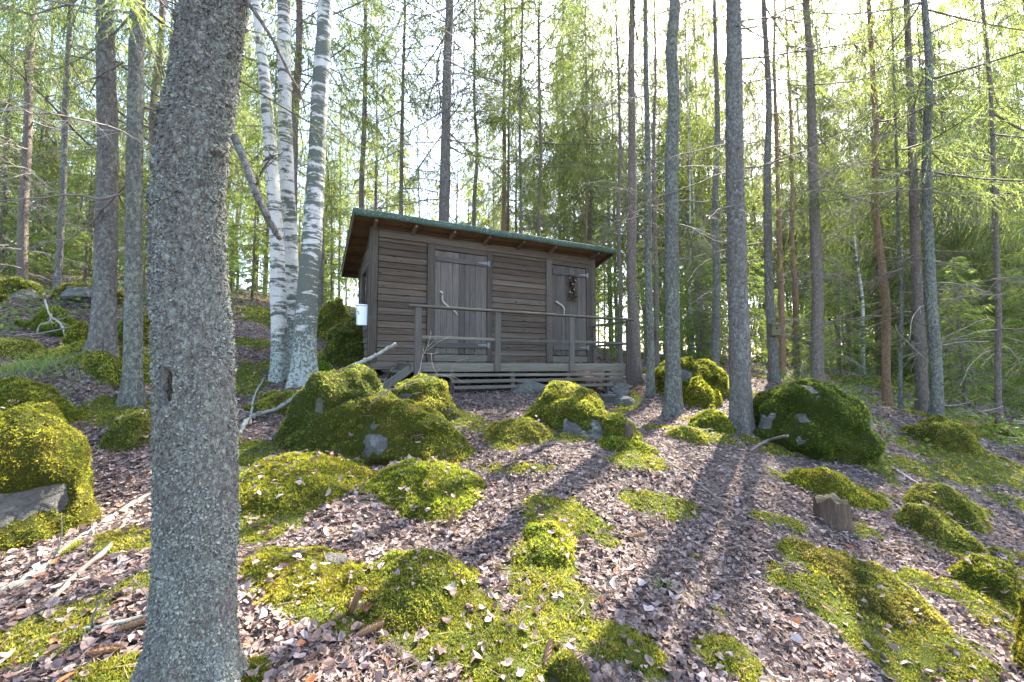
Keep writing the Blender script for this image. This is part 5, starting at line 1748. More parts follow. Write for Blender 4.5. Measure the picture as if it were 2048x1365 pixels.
# ---- trees farther back: slim stems with long crowns, alike
brng = np.random.default_rng(2024)
placed = [(x, y) for x, y, d in TREES]
zone = []
BINS = [(115, 'left of the thin pale stem at far left'), (205, 'between thin pale stem and thick grey left spruce'), (470, 'behind the left spruces and the nearest trunk'),
        (600, 'behind the white birches'), (725, 'between the birches and the cabin corner'), (886, 'above the left half of the cabin roof'),
        (1040, 'above the middle of the cabin roof'), (1200, 'above the right end of the cabin roof'), (1345, 'behind the tree at the deck corner'),
        (1481, 'between crooked trunk and thick straight spruce'), (1549, 'between the thick straight spruce and the birdhouse'),
        (1636, 'between the birdhouse and the reddish grey spruce'), (1777, 'between the reddish grey and orange brown spruces'),
        (1874, 'behind the right trunk pair'), (1999, 'between trunk pair and leaning right trunk'), (9e9, 'beyond the leaning trunk at the right edge')]


def where(u):
    return next(t for e, t in BINS if u < e)


def far_label(x, y):
    u = CX + FPX * x / y
    g = 'spruces in the left background' if u < 600 else 'spruces behind the cabin' if u < 1200 else 'spruces in the right background'
    hue = ['brown', 'grey', 'brown', 'greenish'][cnt % 4]
    return ('near ' if y < 16 else 'midway ' if y < 22 else 'distant ' if y < 27 else 'farthest ') + hue + ' slender spruce ' + where(u), g


tries = 0
cnt = 0
while cnt < 134 and tries < 9000:
    tries += 1
    y = brng.uniform(12, 34); u = brng.uniform(-150, 2200)
    if cnt >= 78:
        y = brng.uniform(20, 31); u = brng.uniform(1120, 2080)
    x = (u - CX) / FPX * y
    if min(math.hypot(x - a, y - b) for a, b in placed) < 1.9:
        continue
    if -3.5 < x < 3.5 and y < 12.5:
        continue
    if 1.5 < x < 13 and y < 20 and brng.random() < .85:      # the gap the sun comes through
        continue
    if -3.5 < x < 4 and y < 18 and brng.random() < .65:
        continue
    placed.append((x, y)); cnt += 1
    d = brng.uniform(.10, .22); Hh = brng.uniform(11, 19) if cnt <= 78 else brng.uniform(.9, 1.2) * y
    g = H1(x, y)
    root = empty('spruce_tree', (x, y, g))
    lb, gr = far_label(x, y)
    tag(root, lb, 'tree', gr)
    path = straight_path((0, 0, 0), (brng.normal() * .03, brng.normal() * .03, 1), Hh, 400 + cnt, .02)
    rad = d / 2 * np.clip(1 - .9 * path[:, 2] / Hh, .06, 1.1)
    mk_obj('trunk', trunk_mesh(path[::2], rad[::2], 9, M[['bark_brown', 'bark_grey', 'bark_brown', 'bark_green'][cnt % 4]], 400 + cnt, .04, .25), root)
    cz = brng.uniform(.6, 4.5) if not (950 < u < 1750) else brng.uniform(1.5, 6.5)
    me = CR_MID[cnt % 4]
    s = brng.uniform(.75, 1.15)
    mk_obj('crown', me, root, (0, 0, cz), (0, 0, brng.uniform(0, 6.28)), (s, s, (Hh + .6 - cz) / crown_h(me)))
    add_branches(root, path, rad, 400 + cnt, 6, .6, cz + 1.5, stubs=0, pale=.4, scale=(.8, 1.5))

# birches in the background: bright leaves with the sun behind them
for k, (u, Y, Hh) in enumerate([(470, 17, 12), (250, 21, 13), (60, 19, 12), (690, 22, 14), (850, 20, 13), (985, 24, 15), (1120, 22, 14), (1385, 14, 12), (1412, 17, 13), (1470, 23, 15), (1690, 18, 11), (1725, 13, 9), (1920, 16, 10), (2040, 20, 12), (540, 25, 14), (1560, 24, 13)]):
    x = (u - CX) / FPX * Y
    g = H1(x, Y)
    root = empty('birch_tree', (x, Y, g))
    tag(root, 'thin sunlit yellow green birch ' + where(u), 'tree', 'birches in the background')
    path = straight_path((0, 0, 0), (brng.normal() * .04, 0, 1), Hh, 500 + k, .04)
    rad = .055 * np.clip(1 - .9 * path[:, 2] / Hh, .08, 1.1)
    mk_obj('trunk', trunk_mesh(path[::2], rad[::2], 9, M['birch'], 500 + k, .04, .2), root)
    me = CR_BIRCH[k % 2]
    cz = brng.uniform(1.0, 3.0)
    mk_obj('crown', me, root, (0, 0, cz), (0, 0, brng.uniform(0, 6)), (.85, .85, (Hh + .4 - cz) / crown_h(me)))

# young spruces with branches to the ground
for k, (u, Y, s, lb) in enumerate([
        (1925, 9.6, .75, 'bright young spruce right of the trunk pair'), (2090, 9.0, 1.0, 'young spruce at the right edge with pale lower twigs'),
        (1680, 12.0, .8, 'young spruce between the reddish and the orange trunk'), (1500, 12.5, .9, 'young spruce behind the thick straight grey spruce'),
        (1400, 13.0, 1.0, 'young spruce behind the crooked trunk'), (1210, 13.5, 1.0, 'young spruce just beyond the right railing'),
        (500, 12.0, 1.1, 'young spruce behind the left birch'), (395, 12.5, 1.0, 'young spruce hidden behind the nearest trunk'),
        (160, 12.5, 1.1, 'young spruce behind the moss capped left boulders'), (-20, 11.0, 1.1, 'young spruce at the left edge'),
        (660, 13.5, 1.1, 'young spruce left of the cabin corner'), (1330, 16, 1.2, 'tall young spruce far behind the deck corner'),
        (1870, 14, 1.2, 'tall young spruce behind the trunk pair'), (2000, 13, 1.1, 'young spruce behind the leaning right trunk'),
        (1760, 16, 1.2, 'young spruce behind the orange brown trunk'), (1600, 17, 1.2, 'young spruce far behind the huge boulder'), (320, 15, 1.2, 'young spruce far behind the slim bluish spruce'), (1290, 12, .8, 'small young spruce right of the deck corner'), (60, 14, 1.2, 'young spruce behind the dim brown left trunk')]):
    x = (u - CX) / FPX * Y
    root = empty('young_spruce', (x, Y, H1(x, Y)))
    tag(root, lb, 'tree', 'young spruces')
    Hh = 4.4 * s
    path = straight_path((0, 0, 0), (brng.normal() * .02, 0, 1), Hh, 600 + k, .01)
    mk_obj('trunk', trunk_mesh(path, np.interp(path[:, 2], [0, Hh], [.035 * s, .006]), 8, M['bark_brown'], 600 + k, .04, .2), root)
    mk_obj('crown', CR_YOUNG[k % 3], root, (0, 0, .35), (0, 0, k * 1.9), (s, s, s * 1.05))


ug = np.random.default_rng(31)
for k in range(34):
    right_ = k < 22
    u = ug.uniform(1380, 2150) if right_ else ug.uniform(-100, 700)
    Y = ug.uniform(11, 19)
    x = (u - CX) / FPX * Y
    root = empty('young_spruce', (x, Y, H1(x, Y)))
    tag(root, ('taller' if k % 2 else 'small') + ' undergrowth spruce ' + where(u), 'tree', 'undergrowth spruces at right' if right_ else 'undergrowth spruces at left')
    s = ug.uniform(.8, 1.2) if k % 2 else ug.uniform(.4, .75); Hh = 4.4 * s
    path = straight_path((0, 0, 0), (ug.normal() * .02, 0, 1), Hh, 800 + k, .01)
    rad = np.interp(path[:, 2], [0, Hh], [.035 * s, .006])
    mk_obj('trunk', trunk_mesh(path[::2], rad[::2], 7, M['bark_brown'], 800 + k, .04, .2), root)
    mk_obj('crown', CR_YOUNG[k % 3], root, (0, 0, .2), (0, 0, k * 1.9), (s, s, s * 1.05))
    add_branches(root, path, rad, 800 + k, 5, .2, 2.2 * s, stubs=0, pale=.8, scale=(.6, 1.2))


# ---- the wood beyond, one mass
def distant_wood():
    rng = np.random.default_rng(55)
    protos = []
    for s in range(5):
        me = crown_mesh(700 + s, 14.0, 2.4, 80, M['needle'], .5, kw=.10, kl=.45, wood=False, sub=4, gap=.05, hang=.9)
        co = np.empty(len(me.vertices) * 3, np.float32); me.vertices.foreach_get('co', co)
        cl = np.empty(len(me.vertices) * 4, np.float32); me.attributes['tint'].data.foreach_get('color', cl)
        protos.append((co.reshape(-1, 3), cl.reshape(-1, 4)[:, :3]))
        bpy.data.meshes.remove(me)
    mb = MB()
    for k in range(190):
        y = rng.uniform(34, 60) if k < 75 else rng.uniform(19, 40); u = rng.uniform(-300, 2350)
        x = (u - CX) / FPX * y
        g = H1(x, y)
        co, cl = protos[k % 5]
        a = rng.uniform(0, 6.28); s = rng.uniform(.85, 1.25) if k < 75 else rng.uniform(.28, .55)
        R = np.array([[math.cos(a), -math.sin(a), 0], [math.sin(a), math.cos(a), 0], [0, 0, rng.uniform(.8, 1.15)]])
        yel = rng.random() < .3  # brighter yellow tint stands in for sunlit highlights on some crowns
        mb.add((co @ R.T) * s + [x, y, g + (rng.uniform(.3, 3) if k < 75 else .1)], [np.arange(len(co)).reshape(-1, 3)], cl * rng.uniform(.8, 1.3) * ([1.35, 1.25, .9] if yel else [1, 1, 1]))
        V, F = tube(np.array([[x, y, g - .2], [x, y, g + 15 * s]]), [.13, .02], 6, False)
        mb.add(V, F, (.9, .8, .7), 1)
    o = mk_obj('distant_wood', mb.mesh('distant_wood', [M['needle'], M['bark_brown']], True, True))
    tag(o, 'mass of distant spruces closing the view', kind='stuff')


distant_wood()
# ------------------------------------------------------------------ birdhouse, stumps, sticks, cones
bh = empty('birdhouse', P(1551, 672, 8.86))
tag(bh, 'small wooden birdhouse with round hole on a grey spruce', 'birdhouse')
bh.rotation_euler = (0, 0, -.25)
WB = wood_mat('birdhouse_board', (0.15, 0.125, 0.07), (0.24, 0.205, 0.12), 2, .4, .3)
for nm, x0, x1, y0, y1, z0, z1 in (('front_board', -.085, .085, -.095, -.075, 0, .225), ('side_board', -.085, -.065, -.074, .08, 0, .23), ('side_board', .065, .085, -.074, .08, 0, .23),
                                   ('back_board', -.064, .064, .06, .08, -.06, .24), ('floor_board', -.064, .064, -.074, .059, .005, .022)):
    bar(nm, x0, x1, y0, y1, z0, z1, WB, bh, .003)
o = bar('roof', -.115, .115, -.135, .09, .235, .255, WB, bh, .003); o.rotation_euler = (.10, 0, 0)
V, F = tube(np.array([[0, -.0962, .15], [0, -.094, .15]]), .019, 14)
mk_obj('dark_hole_disc', mk_mesh('dark_hole_disc', V, F, M['dark'], False), bh)  # dark disc on the front board stands in for the hole's shade


def stump(label, u, v, Y, w, h, seed, mat, jag=.03, top=None, taper=1.25):
    p = P(u, v, Y); g = H1(p[0], Y)
    rng = np.random.default_rng(seed)
    root = empty('tree_stump', (p[0], Y, g)); tag(root, label, 'stump', 'tree stumps')
    n, k = 36, 16
    a = np.linspace(0, 2 * math.pi, n, endpoint=False)
    z = np.linspace(-.08, h, k)
    rr = w / 2 * (1 + (taper - 1) * np.exp(-np.maximum(z, 0) / (h * .35)))
    q = np.stack([np.cos(a)[None] * 3 + 0 * z[:, None], np.sin(a)[None] * 3 + 0 * z[:, None], z[:, None] * 1.5 + 0 * a], -1).reshape(-1, 3)
    r = rr[:, None] * (1 + .10 * fbm(q + seed, 3, seed).reshape(k, n))
    tj = jag * fbm(np.stack([np.cos(a) * 3, np.sin(a) * 3, a * 0 + seed], 1), 3, seed)
    zz = z[:, None] + (np.clip(z, 0, h) / h)[:, None] ** 2 * tj[None]
    V = np.stack([r * np.cos(a), r * np.sin(a), zz], -1).reshape(-1, 3)
    i = np.arange(k - 1)[:, None] * n; j = np.arange(n)[None]; jn = (j + 1) % n
    Q = np.stack([i + j, i + jn, i + n + jn, i + n + j], -1).reshape(-1, 4)
    mk_obj('bark', mk_mesh('bark', V, [Q], mat, True), root)
    # sawn or broken top: rings of wood
    top_r = V[-n:]
    rings = [top_r * [s, s, 1] - [0, 0, .004 + .006 * (1 - s)] for s in (.97, .7, .4, .15)]
    W = np.concatenate(rings + [[[0, 0, top_r[:, 2].mean() - .012]]])
    i = np.arange(3)[:, None] * n
    Q = np.stack([i + j, i + jn, i + n + jn, i + n + j], -1).reshape(-1, 4)
    T = np.stack([3 * n + np.arange(n), 3 * n + (np.arange(n) + 1) % n, np.full(n, 4 * n)], -1)
    mk_obj('cut_face', mk_mesh('cut_face', W, [Q, T], top or M['stumptop'], True), root)
    return root


M['stumptop'] = simple_mat('rotten_cut_wood', (0.11, 0.085, 0.05), .9, .1, 0, .6, 25, .006)
M['stumpside'] = wood_mat('stump_wood', (0.09, 0.058, 0.038), (0.17, 0.115, 0.075), 2, .25, .35, (.26, .20, .14))
M['stumpgrey'] = wood_mat('grey_stump_wood', (0.16, 0.145, 0.125), (0.27, 0.25, 0.22), 2, .45, .4)
stump('low sawn stump with pale split bark on the right slope', 1664, 1018, 3.75, .25, .19, 3, M['stumpside'], .04)
stump('tall narrow grey broken stump beside the huge boulder', 1731, 872, 5.85, .15, .47, 4, M['stumpgrey'], .10)
stump('small dark rotten stump left of the tall grey stump', 1716, 868, 5.75, .16, .22, 8, M['stumpgrey'], .08)
stump('small upright stump in the middle below the deck rocks', 1259, 888, 4.6, .085, .20, 5, M['stumpside'], .03)


def stick(name, label, pts, r0, r1, mat, cat, n=24, twigs=0, seed=1, lift=.012, wob=.08, group=None):
    """a fallen branch lying where the sight lines meet the ground; third value lifts that point"""
    W = []
    for p in pts:
        if len(p) == 4:
            W.append(P(p[0], p[1], p[2]))
        else:
            q = PG(p[0], p[1]); q[2] += lift + (p[2] if len(p) > 2 else 0); W.append(q)
    W = np.array(W); base = W[0].copy()
    sp = smooth_path(W - base, n)
    root = empty(name, base); tag(root, label, cat, group)
    rng = np.random.default_rng(seed)
    sp[1:-1] += rng.normal(size=(n - 2, 3)) * r0 * .12
    V, F = tube(sp, np.linspace(r0, r1, n) * (1 + .1 * rng.normal(size=n)), 8, True, wob, seed)
    mk_obj('stem', mk_mesh('stem', V, F, mat, True), root)
    for k in range(twigs):
        i = rng.integers(3, n - 1)
        d = norm(norm(sp[i] - sp[i - 1]) * .6 + rng.normal(size=3) * .6 + [0, 0, .35])
        l = rng.uniform(.12, .35)
        q = np.array([sp[i], sp[i] + d * l * .5 + rng.normal(size=3) * .02, sp[i] + d * l + rng.normal(size=3) * .05])
        V, F = tube(smooth_path(q, 6), np.linspace(min(.006, r1 * .4 + .0015), .001, 6), 5)
        mk_obj('twig', mk_mesh('twig', V, F, mat, True), root)
    return root


FS = 'fallen sticks on the forest floor'
stick('fallen_branch', 'long lichen covered branch leaning over the mossy boulder to the cabin', [(478, 872), (500, 845, .03), (560, 815, 4.75, 1), (635, 765, 4.75, 1), (700, 735, 4.85, 1), (750, 712, 5.0, 1), (792, 688, 5.15, 1)], .022, .024, M['lichenwood'], 'branch', 70, 3, 2, wob=.26, group=FS)
stick('fallen_branch', 'thin forked lichen branch left of the birch foot', [(500, 855, .02), (508, 800, .03), (530, 765, .05)], .013, .01, M['lichenwood'], 'branch', 16, 0, 3, wob=.12, group=FS)
stick('fallen_log', 'rotting mossy log slanting up to the nearest trunk', [(-20, 1195), (60, 1160), (150, 1090), (215, 1045), (262, 1015), (312, 985)], .030, .022, M['lichenwood'], 'log', 36, 2, 4, wob=.12, lift=.005)
stick('fallen_branch', 'dark branch half sunk in moss beside the rotting log', [(85, 1230), (160, 1150), (220, 1100), (262, 1032)], .010, .017, M['deadwood'], 'branch', 24, 0, 5, lift=.02, group=FS)
stick('fallen_branch', 'pale bluish branch lying left of the nearest trunk foot', [(40, 1300), (120, 1276), (200, 1262), (300, 1240)], .008, .012, M['lichenwood'], 'branch', 24, 2, 6, lift=.015, group=FS)
stick('fallen_branch', 'thin dark twig above the big left boulder foot', [(-10, 1060), (28, 1044), (60, 1062), (100, 1080)], .008, .004, M['deadwood'], 'branch', 18, 3, 26, lift=.015, group=FS)
stick('fallen_branch', 'broken peeling stick in front of the huge mossy boulder', [(1500, 905), (1535, 893, .05), (1575, 872, 4.75, 1)], .018, .016, M['deadwood'], 'branch', 16, 0, 7, lift=.02, group=FS)
stick('fallen_branch', 'thin long stick sloping right below the small stump', [(1318, 915), (1370, 950), (1420, 988), (1455, 1015)], .014, .010, M['deadwood'], 'branch', 24, 4, 8, group=FS)
stick('fallen_branch', 'straight pale stick lying on moss at right', [(1782, 938), (1820, 962), (1860, 986)], .020, .016, M['palewood'], 'branch', 14, 0, 9, lift=.02, group=FS)
stick('fallen_branch', 'short pale split stick in the near litter', [(964, 1218), (985, 1250), (1006, 1288)], .007, .009, M['palewood'], 'branch', 10, 0, 10, lift=.012, group=FS)
stick('fallen_branch', 'thin arching twig across the mossy boulder before the cabin', [(735, 815, 3.95, 1), (770, 785, 3.95, 1), (800, 775, 4.1, 1), (835, 765, 4.4, 1)], .005, .003, M['deadwood'], 'branch', 18, 4, 11, group=FS)
stick('fallen_branch', 'bare twigs standing in front of the left railing post', [(830, 792, 5.0, 1), (838, 752, 5.0, 1), (845, 715, 4.95, 1), (858, 690, 4.9, 1)], .004, .002, M['palewood'], 'twig', 14, 6, 12, group=FS)
stick('fallen_branch', 'drooping pink twig spray beside the cabin steps', [(815, 775, 5.1, 1), (850, 760, 5.1, 1), (880, 750, 5.05, 1), (905, 758, 5.0, 1)], .004, .002, M['palewood'], 'twig', 14, 6, 13, group=FS)
stick('fallen_branch', 'long dark branch lying across the left hummock', [(30, 672, 5.9, 1), (90, 666, 5.9, 1), (140, 655, 5.9, 1), (185, 648, 6.0, 1)], .014, .008, M['deadwood'], 'branch', 20, 2, 14, group=FS)
stick('fallen_branch', 'bleached forked dead branch in front of the left moss mound', [(90, 600, 6.3, 1), (100, 632, 6.2, 1), (112, 640, 6.15, 1), (124, 652, 6.1, 1), (130, 672, 6.0, 1)], .012, .012, M['palewood'], 'branch', 20, 9, 15, group=FS)
stick('fallen_branch', 'pale leaning branch at the bleached fork', [(74, 666, 6.0, 1), (80, 650, 6.0, 1), (98, 645, 6.05, 1), (104, 628, 6.1, 1)], .008, .007, M['palewood'], 'branch', 14, 3, 16, group=FS)
stick('fallen_branch', 'thin curved twig at the left edge of the path', [(20, 770), (35, 752), (45, 738, .05)], .006, .003, M['deadwood'], 'twig', 10, 2, 17, group=FS)
stick('fallen_branch', 'thin pale stick near the sawn stump', [(1790, 1010), (1815, 1035), (1835, 1055)], .008, .006, M['palewood'], 'branch', 10, 2, 18, group=FS)
stick('fallen_branch', 'thin stick pointing down the right foreground moss', [(1655, 1240), (1680, 1262), (1705, 1285)], .005, .004, M['palewood'], 'branch', 10, 0, 19, group=FS)
stick('fallen_branch', 'dark twig crossing the litter in the middle foreground', [(1110, 1222), (1150, 1208), (1172, 1202), (1230, 1225), (1260, 1238)], .006, .003, M['deadwood'], 'twig', 20, 4, 20, group=FS)
stick('fallen_branch', 'tangled grey twigs on the shaded slope left of the stump', [(1385, 1020), (1420, 1018), (1480, 1050), (1560, 1055)], .007, .003, M['deadwood'], 'twig', 24, 9, 21, group=FS)
stick('fallen_branch', 'sunlit pale branch behind the huge boulder', [(1650, 770, 8.6, 1), (1672, 785, 8.4, 1), (1692, 792, 8.3, 1)], .02, .014, M['palewood'], 'branch', 10, 1, 22, group=FS)
# brush heap at the right edge
hb = PG(2010, 880)
for k in range(16):
    r_ = np.random.default_rng(900 + k)
    a = np.array([hb[0] + r_.uniform(-.6, 1.2), hb[1] + r_.uniform(-.3, 1.2), 0]); a[2] = H1(a[0], a[1]) + r_.uniform(.02, .55)
    ang = r_.normal(0.2, .6); l = r_.uniform(.5, 1.3)
    b = a + np.array([math.cos(ang) * l, math.sin(ang) * l, r_.uniform(-.25, .3)]); b[2] = max(b[2], H1(b[0], b[1]) + .03)
    c = (a + b) / 2 + r_.normal(size=3) * .06
    rt = empty('brush_branch', a); tag(rt, 'bare pale branch in the brush heap at the right edge', 'branch', 'brush heap at the right edge')
    V, F = tube(smooth_path(np.array([a, c, b]) - a, 10), np.linspace(.011, .004, 10), 5, True, .1, k)
    mk_obj('stem', mk_mesh('stem', V, F, M['palewood'] if k % 2 else M['deadwood'], True), rt)
    for j in range(4):
        p_ = (a + (b - a) * r_.uniform(.3, .95)) - a
        d_ = norm(r_.normal(size=3) + [0, 0, .2]) * r_.uniform(.1, .35)
        V, F = tube(np.array([p_, p_ + d_]), [.004, .0015], 4); mk_obj('twig', mk_mesh('twig', V, F, M['palewood'] if k % 2 else M['deadwood'], True), rt)


# spruce cones: overlapping scales round a core
M['cone'] = simple_mat('spruce_cone', (0.20, 0.115, 0.06), .7, .25, 0, .45, 40, .001)
def cone_mesh():
    mb = MB(); L, R = .11, .0155
    zz = np.linspace(0, L, 8)
    V, F = tube(np.stack([zz, zz * 0, zz * 0], 1), R * .8 * np.sin(np.linspace(.5, 2.9, 8)) ** .6, 8); mb.add(V, F)
    n = 90
    t = (np.arange(n) + .5) / n; a = np.arange(n) * 2.399
    r = R * np.sin(.45 + t * 2.45) ** .6
    b = np.stack([t * L, r * .75 * np.cos(a), r * .75 * np.sin(a)], 1)
    d = norm(np.stack([np.full(n, .8), .55 * np.cos(a), .55 * np.sin(a)], 1))
    s = norm(np.stack([a * 0, -np.sin(a), np.cos(a)], 1))
    w = .007
    V = np.stack([b - s * w * .4, b + s * w * .4, b + d * .009 + s * w * .55, b + d * .015, b + d * .009 - s * w * .55], 1).reshape(-1, 3)
    ix = np.arange(n)[:, None] * 5
    mb.add(V, [ix + np.array([[0, 1, 2, 4]]), ix + np.array([[4, 2, 3]])])
    return mb.mesh('spruce_cone', M['cone'], False)


CONE = cone_mesh()
for lb, u, v, rz, ry, up in (('brown spruce cone standing on the near moss bank', 700, 1238, .3, -1.2, .02), ('spruce cone at the right foot of the foreground moss mounds', 895, 1066, .8, -1.1, .02),
                             ('large spruce cone lying left of the nearest trunk foot', 235, 1275, .5, -.15, .03), ('dark spruce cone at the bottom left', 170, 1325, .1, -.1, .03),
                             ('spruce cone lying below the near moss bank', 712, 1285, .6, -.15, .025), ('grey spruce cone in the middle litter', 1255, 1078, 0, -.1, .02),
                             ('spruce cone at the bottom edge of the litter', 1092, 1345, 1.3, -.3, .025), ('spruce cone above the rotting log at left', 95, 1045, .1, -.1, .025)):
    p = PG(u, v)
    zt = inside_boulder(np.array([p[0]]), np.array([p[1]]))[0]
    c = mk_obj('spruce_cone', CONE, None, (p[0], p[1], max(p[2], zt) + up), (0, ry, rz))
    tag(c, lb, 'cone', 'fallen spruce cones')

# grass tuft and low shrubs
def grass_tuft(label, u, v, n, h, seed, spread=.25):
    p = PG(u, v); rng = np.random.default_rng(seed)
    b = rng.normal(size=(n, 3)) * [spread, spread * .6, 0]
    b[:, 2] = H(b[:, 0] + p[0], b[:, 1] + p[1]) - p[2]
    d = norm(rng.normal(size=(n, 3)) * [.7, .7, .2] + [0, 0, .8])
    V, F = kites(b, d, .006, h * rng.uniform(.5, 1.2, n), rng, .3)
    mb = MB(); mb.add(V, [F], np.repeat(rng.uniform(.6, 1.3, (n, 1)) * np.ones((1, 3)), 4, 0))
    o = mk_obj('grass_tuft', mb.mesh('grass_tuft', M['grass'], False, True), None, p)
    tag(o, label, 'grass', 'grass tufts', 'stuff')


grass_tuft('sunlit pale green grass tuft on the left hummock', 75, 742, 420, .22, 1)
grass_tuft('small grass tuft below the big left boulder', 140, 1010, 60, .10, 2, .12)
grass_tuft('small green grass tuft in the litter at the centre right', 1330, 1178, 60, .07, 3, .05)


def shrubs():
    rng = np.random.default_rng(66)
    N = 42000
    y = rng.uniform(6.0, 22, N); u = rng.uniform(-100, 2150, N)
    x = (u - CX) / FPX * y
    dens = n2(x, y, 1.6, 3, 71)
    ok = (dens > np.where(u > 1500, -.15, .3)) & ~((x > -3.2) & (x < 2.6) & (y < 10.5)) & ((u > 1560) | (u < 330) | (y > 10))
    x, y = x[ok], y[ok]; n = len(x)
    z = H(x, y) + rng.uniform(.02, .28, n)
    d = rng.normal(size=(n, 3)) * [1, 1, .4] + [0, 0, .3]
    V, F = kites(np.stack([x, y, z], 1), d, .05 * rng.uniform(.6, 1.2, n), .075 * rng.uniform(.6, 1.3, n), rng)
    mb = MB(); mb.add(V, [F], np.repeat(rng.uniform(.6, 1.35, (n, 1)) * np.array([[1, 1, .9]]), 4, 0))
    o = mk_obj('low_shrubs', mb.mesh('low_shrubs', M['shrub'], True, True))
    tag(o, 'low green bilberry shrubs covering the forest floor farther back', kind='stuff')


shrubs()

# ------------------------------------------------------------------ moss on the ground
def ground_moss():
    rng = np.random.default_rng(88)
    mb = MB()
    for (y0, y1, N, size) in ((1.1, 2.6, 85000, .0145), (2.6, 4.6, 75000, .019), (4.6, 8.5, 60000, .029), (8.5, 16, 30000, .055)):
        y = np.sqrt(rng.uniform(y0 ** 2, y1 ** 2, N)); u = rng.uniform(-200, 2260, N)
        x = (u - CX) / FPX * y
        mk = moss_mask(x, y)
        ok = (rng.random(N) < np.clip((mk - .35) * 2.4, 0, 1)) & (inside_boulder(x, y, .9) < H(x, y) + .03)
        x, y, mk = x[ok], y[ok], mk[ok]
        n = len(x)
        z = H(x, y) + .03 * mk * (np.hypot(x, y) < 12)
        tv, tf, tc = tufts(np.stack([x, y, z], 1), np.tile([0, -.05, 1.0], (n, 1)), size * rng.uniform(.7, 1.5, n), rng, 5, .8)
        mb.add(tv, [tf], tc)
    o = mk_obj('ground_moss', mb.mesh('ground_moss', M['moss'], True, True))
    tag(o, 'yellow green moss growing in patches over the forest floor', kind='stuff')


ground_moss()

# ------------------------------------------------------------------ leaf litter
LEAF_XY = np.array([[0, -.5], [.30, -.28], [.42, .05], [.25, .36], [0, .55], [-.25, .36], [-.42, .05], [-.30, -.28]])   # ovate leaf outline
LEAF_F = np.array([[0, 1, 8, 7], [1, 2, 3, 8], [8, 3, 4, 5], [7, 8, 5, 6]])


def leaf_shape(fold, curl, asp=.95):
    p = np.concatenate([LEAF_XY * [asp, 1] + np.random.default_rng(int(asp * 977)).normal(size=(8, 2)) * .07, [[0, .05]]])
    z = fold * np.abs(p[:, 0]) + curl * (p[:, 1] ** 2) + .0
    return np.stack([p[:, 0], p[:, 1], z], 1)


def litter_colour(rng, n):
    base = np.array([[1.0, .93, .93], [1.12, 1.06, 1.06], [.74, .66, .64], [.58, .47, .43], [1.28, 1.22, 1.2], [.95, .78, .66], [.42, .33, .30], [1.1, .55, .28]])
    k = rng.choice(len(base), n, p=[.24, .11, .19, .15, .05, .11, .135, .015])
    return base[k] * rng.uniform(.65, 1.2, (n, 1))


def rotm(rng, n, tilt):
    """random turn about z, then a lean"""
    a = rng.uniform(0, 6.283, n); ax = rng.uniform(0, 6.283, n); t = rng.normal(0, tilt, n)
    ca, sa = np.cos(a), np.sin(a)
    Rz = np.zeros((n, 3, 3)); Rz[:, 0, 0] = ca; Rz[:, 0, 1] = -sa; Rz[:, 1, 0] = sa; Rz[:, 1, 1] = ca; Rz[:, 2, 2] = 1
    k = np.stack([np.cos(ax), np.sin(ax), ax * 0], 1)
    K = np.zeros((n, 3, 3)); K[:, 0, 2] = k[:, 1]; K[:, 1, 2] = -k[:, 0]; K[:, 2, 0] = -k[:, 1]; K[:, 2, 1] = k[:, 0]
    Rt = np.eye(3)[None] + np.sin(t)[:, None, None] * K + (1 - np.cos(t))[:, None, None] * (K @ K)
    return Rt @ Rz


def leaf_spots(rng, N, y0, y1, dens_on_moss=.10):
    y = np.sqrt(rng.uniform(y0 ** 2, y1 ** 2, N)); u = rng.uniform(-200, 2260, N)
    x = (u - CX) / FPX * y
    mk = moss_mask(x, y)
    top = inside_boulder(x, y, .93)
    on_b = top > H(x, y)
    pr = np.where(on_b, .10, np.where(mk > .5, dens_on_moss, 1.0)) * np.clip(.9 + .4 * n2(x, y, .5, 2, 91), .55, 1)
    ok = rng.random(N) < pr
    x, y, on_b, top, mk = x[ok], y[ok], on_b[ok], top[ok], mk[ok]
    z = np.where(on_b, top + .028, H(x, y) + .03 * mk + .004)
    return x, y, z


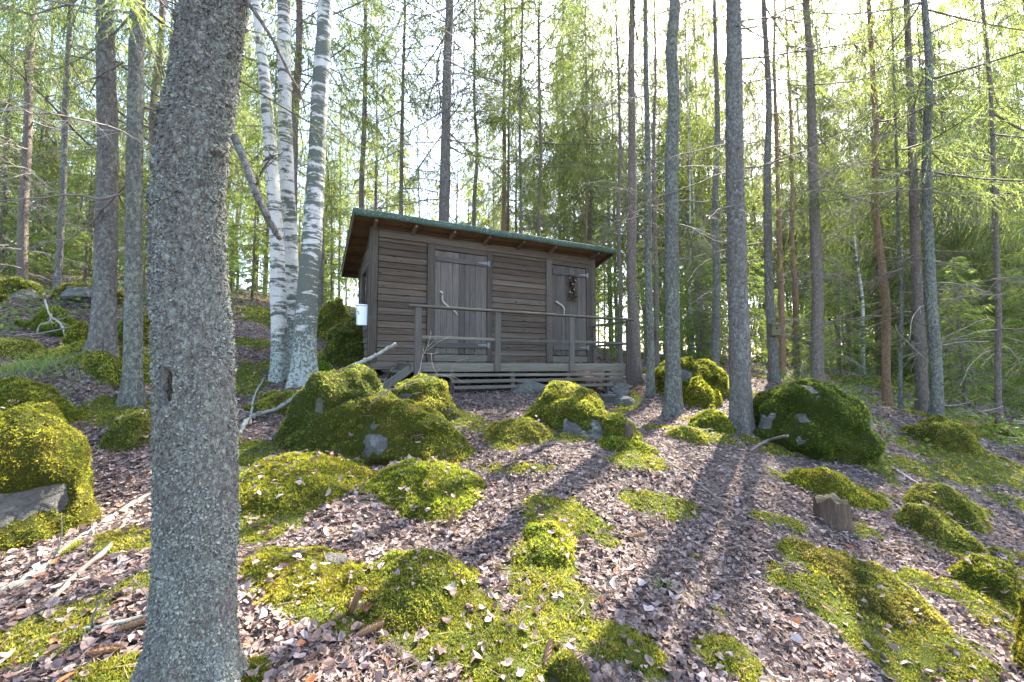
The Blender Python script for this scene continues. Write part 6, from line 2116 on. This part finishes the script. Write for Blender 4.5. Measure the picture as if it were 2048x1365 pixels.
def leaf_litter():
    rng = np.random.default_rng(44)
    shapes = [leaf_shape(f, c, a) for f, c, a in ((.35, .5, .95), (-.4, -.8, .75), (.9, .6, .9), (.15, -1.1, .8), (1.3, .2, .7), (-.7, .8, 1.0))]
    mb = MB()
    for (y0, y1, N, s0, s1) in ((1.0, 2.4, 22500, .016, .046), (2.4, 4.2, 28000, .020, .048), (4.2, 8.0, 54000, .026, .055), (8.0, 14.0, 14000, .05, .085)):
        x, y, z = leaf_spots(rng, N, y0, y1)
        n = len(x)
        R = rotm(rng, n, .42)
        s = s0 * .7 + (s1 * 1.2 - s0 * .7) * rng.random(n) ** 1.8
        at = np.stack([x, y, z + rng.uniform(0, .016, n)], 1)[:, None]
        if y0 < 4:
            sh = np.array(shapes)[rng.integers(0, len(shapes), n)]
            V = np.einsum('nij,nkj->nki', R, sh * s[:, None, None]) + at
            F = (np.arange(n)[:, None, None] * 9 + LEAF_F[None]).reshape(-1, 4)
        else:                        # farther off: two folded halves are enough
            sh = np.stack([np.array([[0, -.5, 0], [.42 * a_, .02, c_], [0, .52, .1 * c_], [-.42 * a_, .02, c_]]) for a_, c_ in rng.uniform([.7, -.3], [1.1, .4], (n, 2))])
            V = np.einsum('nij,nkj->nki', R, sh * s[:, None, None]) + at
            F = np.arange(4 * n).reshape(n, 4)
        mb.add(V.reshape(-1, 3), [F], np.repeat(litter_colour(rng, n), V.shape[1], 0))
    o = mk_obj('leaf_litter', mb.mesh('leaf_litter', M['litter'], False, True))
    tag(o, 'dry pinkish brown fallen leaves covering the forest floor', kind='stuff')
    # the largest, nearest leaves one by one
    cols = [(.29, .225, .205), (.33, .27, .25), (.19, .135, .12), (.37, .315, .295), (.25, .175, .13)]
    mats = [leaf_mat('large_fallen_leaf', c, (.22, .15, .11), tint=False, transfac=.12, rand=.5) for c in cols]
    mats.append(leaf_mat('orange_fallen_leaf', (.42, .15, .05), (.3, .1, .03), tint=False, transfac=.2, rand=.3))
    ms = []
    for i, sh in enumerate(shapes):
        for k in range(3):
            ms.append(mk_mesh('leaf', sh, [LEAF_F], mats[(i * 3 + k) % 5], False))
    orange = mk_mesh('leaf', shapes[0], [LEAF_F], mats[5], False)
    x, y, z = leaf_spots(rng, 900, 1.25, 2.7, .05)
    for i in range(min(285, len(x))):
        t = rng.normal(0, .3, 2); s = rng.uniform(.042, .066)
        mk_obj('leaf', ms[rng.integers(0, len(ms))] if rng.random() > .03 else orange, GROUND, (x[i], y[i], z[i] + .018), (t[0], t[1], rng.uniform(0, 6.28)), (s, s, s))
    # needles and fine twigs
    mb = MB()
    for (y0, y1, N, l) in ((1.0, 2.6, 9000, .05), (2.6, 5, 8000, .09), (5, 9, 3600, .16)):
        x, y, z = leaf_spots(rng, N, y0, y1, .35)
        n = len(x)
        d = norm(np.stack([rng.normal(size=n), rng.normal(size=n), rng.normal(size=n) * .15], 1))
        L = l * rng.uniform(.4, 1.8, n)[:, None]
        b = np.stack([x, y, z + .014], 1)
        w = np.clip(l * .022, .0011, .004)
        s = np.cross(d, [0, 0, 1.0]); up = np.cross(s, d)
        q = np.stack([b + s * w, b - s * w * .5 + up * w, b - s * w * .5 - up * w, b + d * L + s * w * .5, b + d * L - s * w * .3 + up * w * .5, b + d * L - s * w * .3 - up * w * .5], 1)
        ix = np.arange(n)[:, None] * 6
        F = np.concatenate([ix + np.array([[0, 1, 4, 3]]), ix + np.array([[1, 2, 5, 4]]), ix + np.array([[2, 0, 3, 5]])])
        mb.add(q.reshape(-1, 3), [F], np.repeat(rng.uniform(.3, 1.25, (n, 1)) * np.array([[1, .92, .85]]), 6, 0))
    o = mk_obj('fine_twigs', mb.mesh('fine_twigs', M['litter'], True, True))
    tag(o, 'thin dry twigs and needles strewn over the leaf litter', kind='stuff')


leaf_litter()
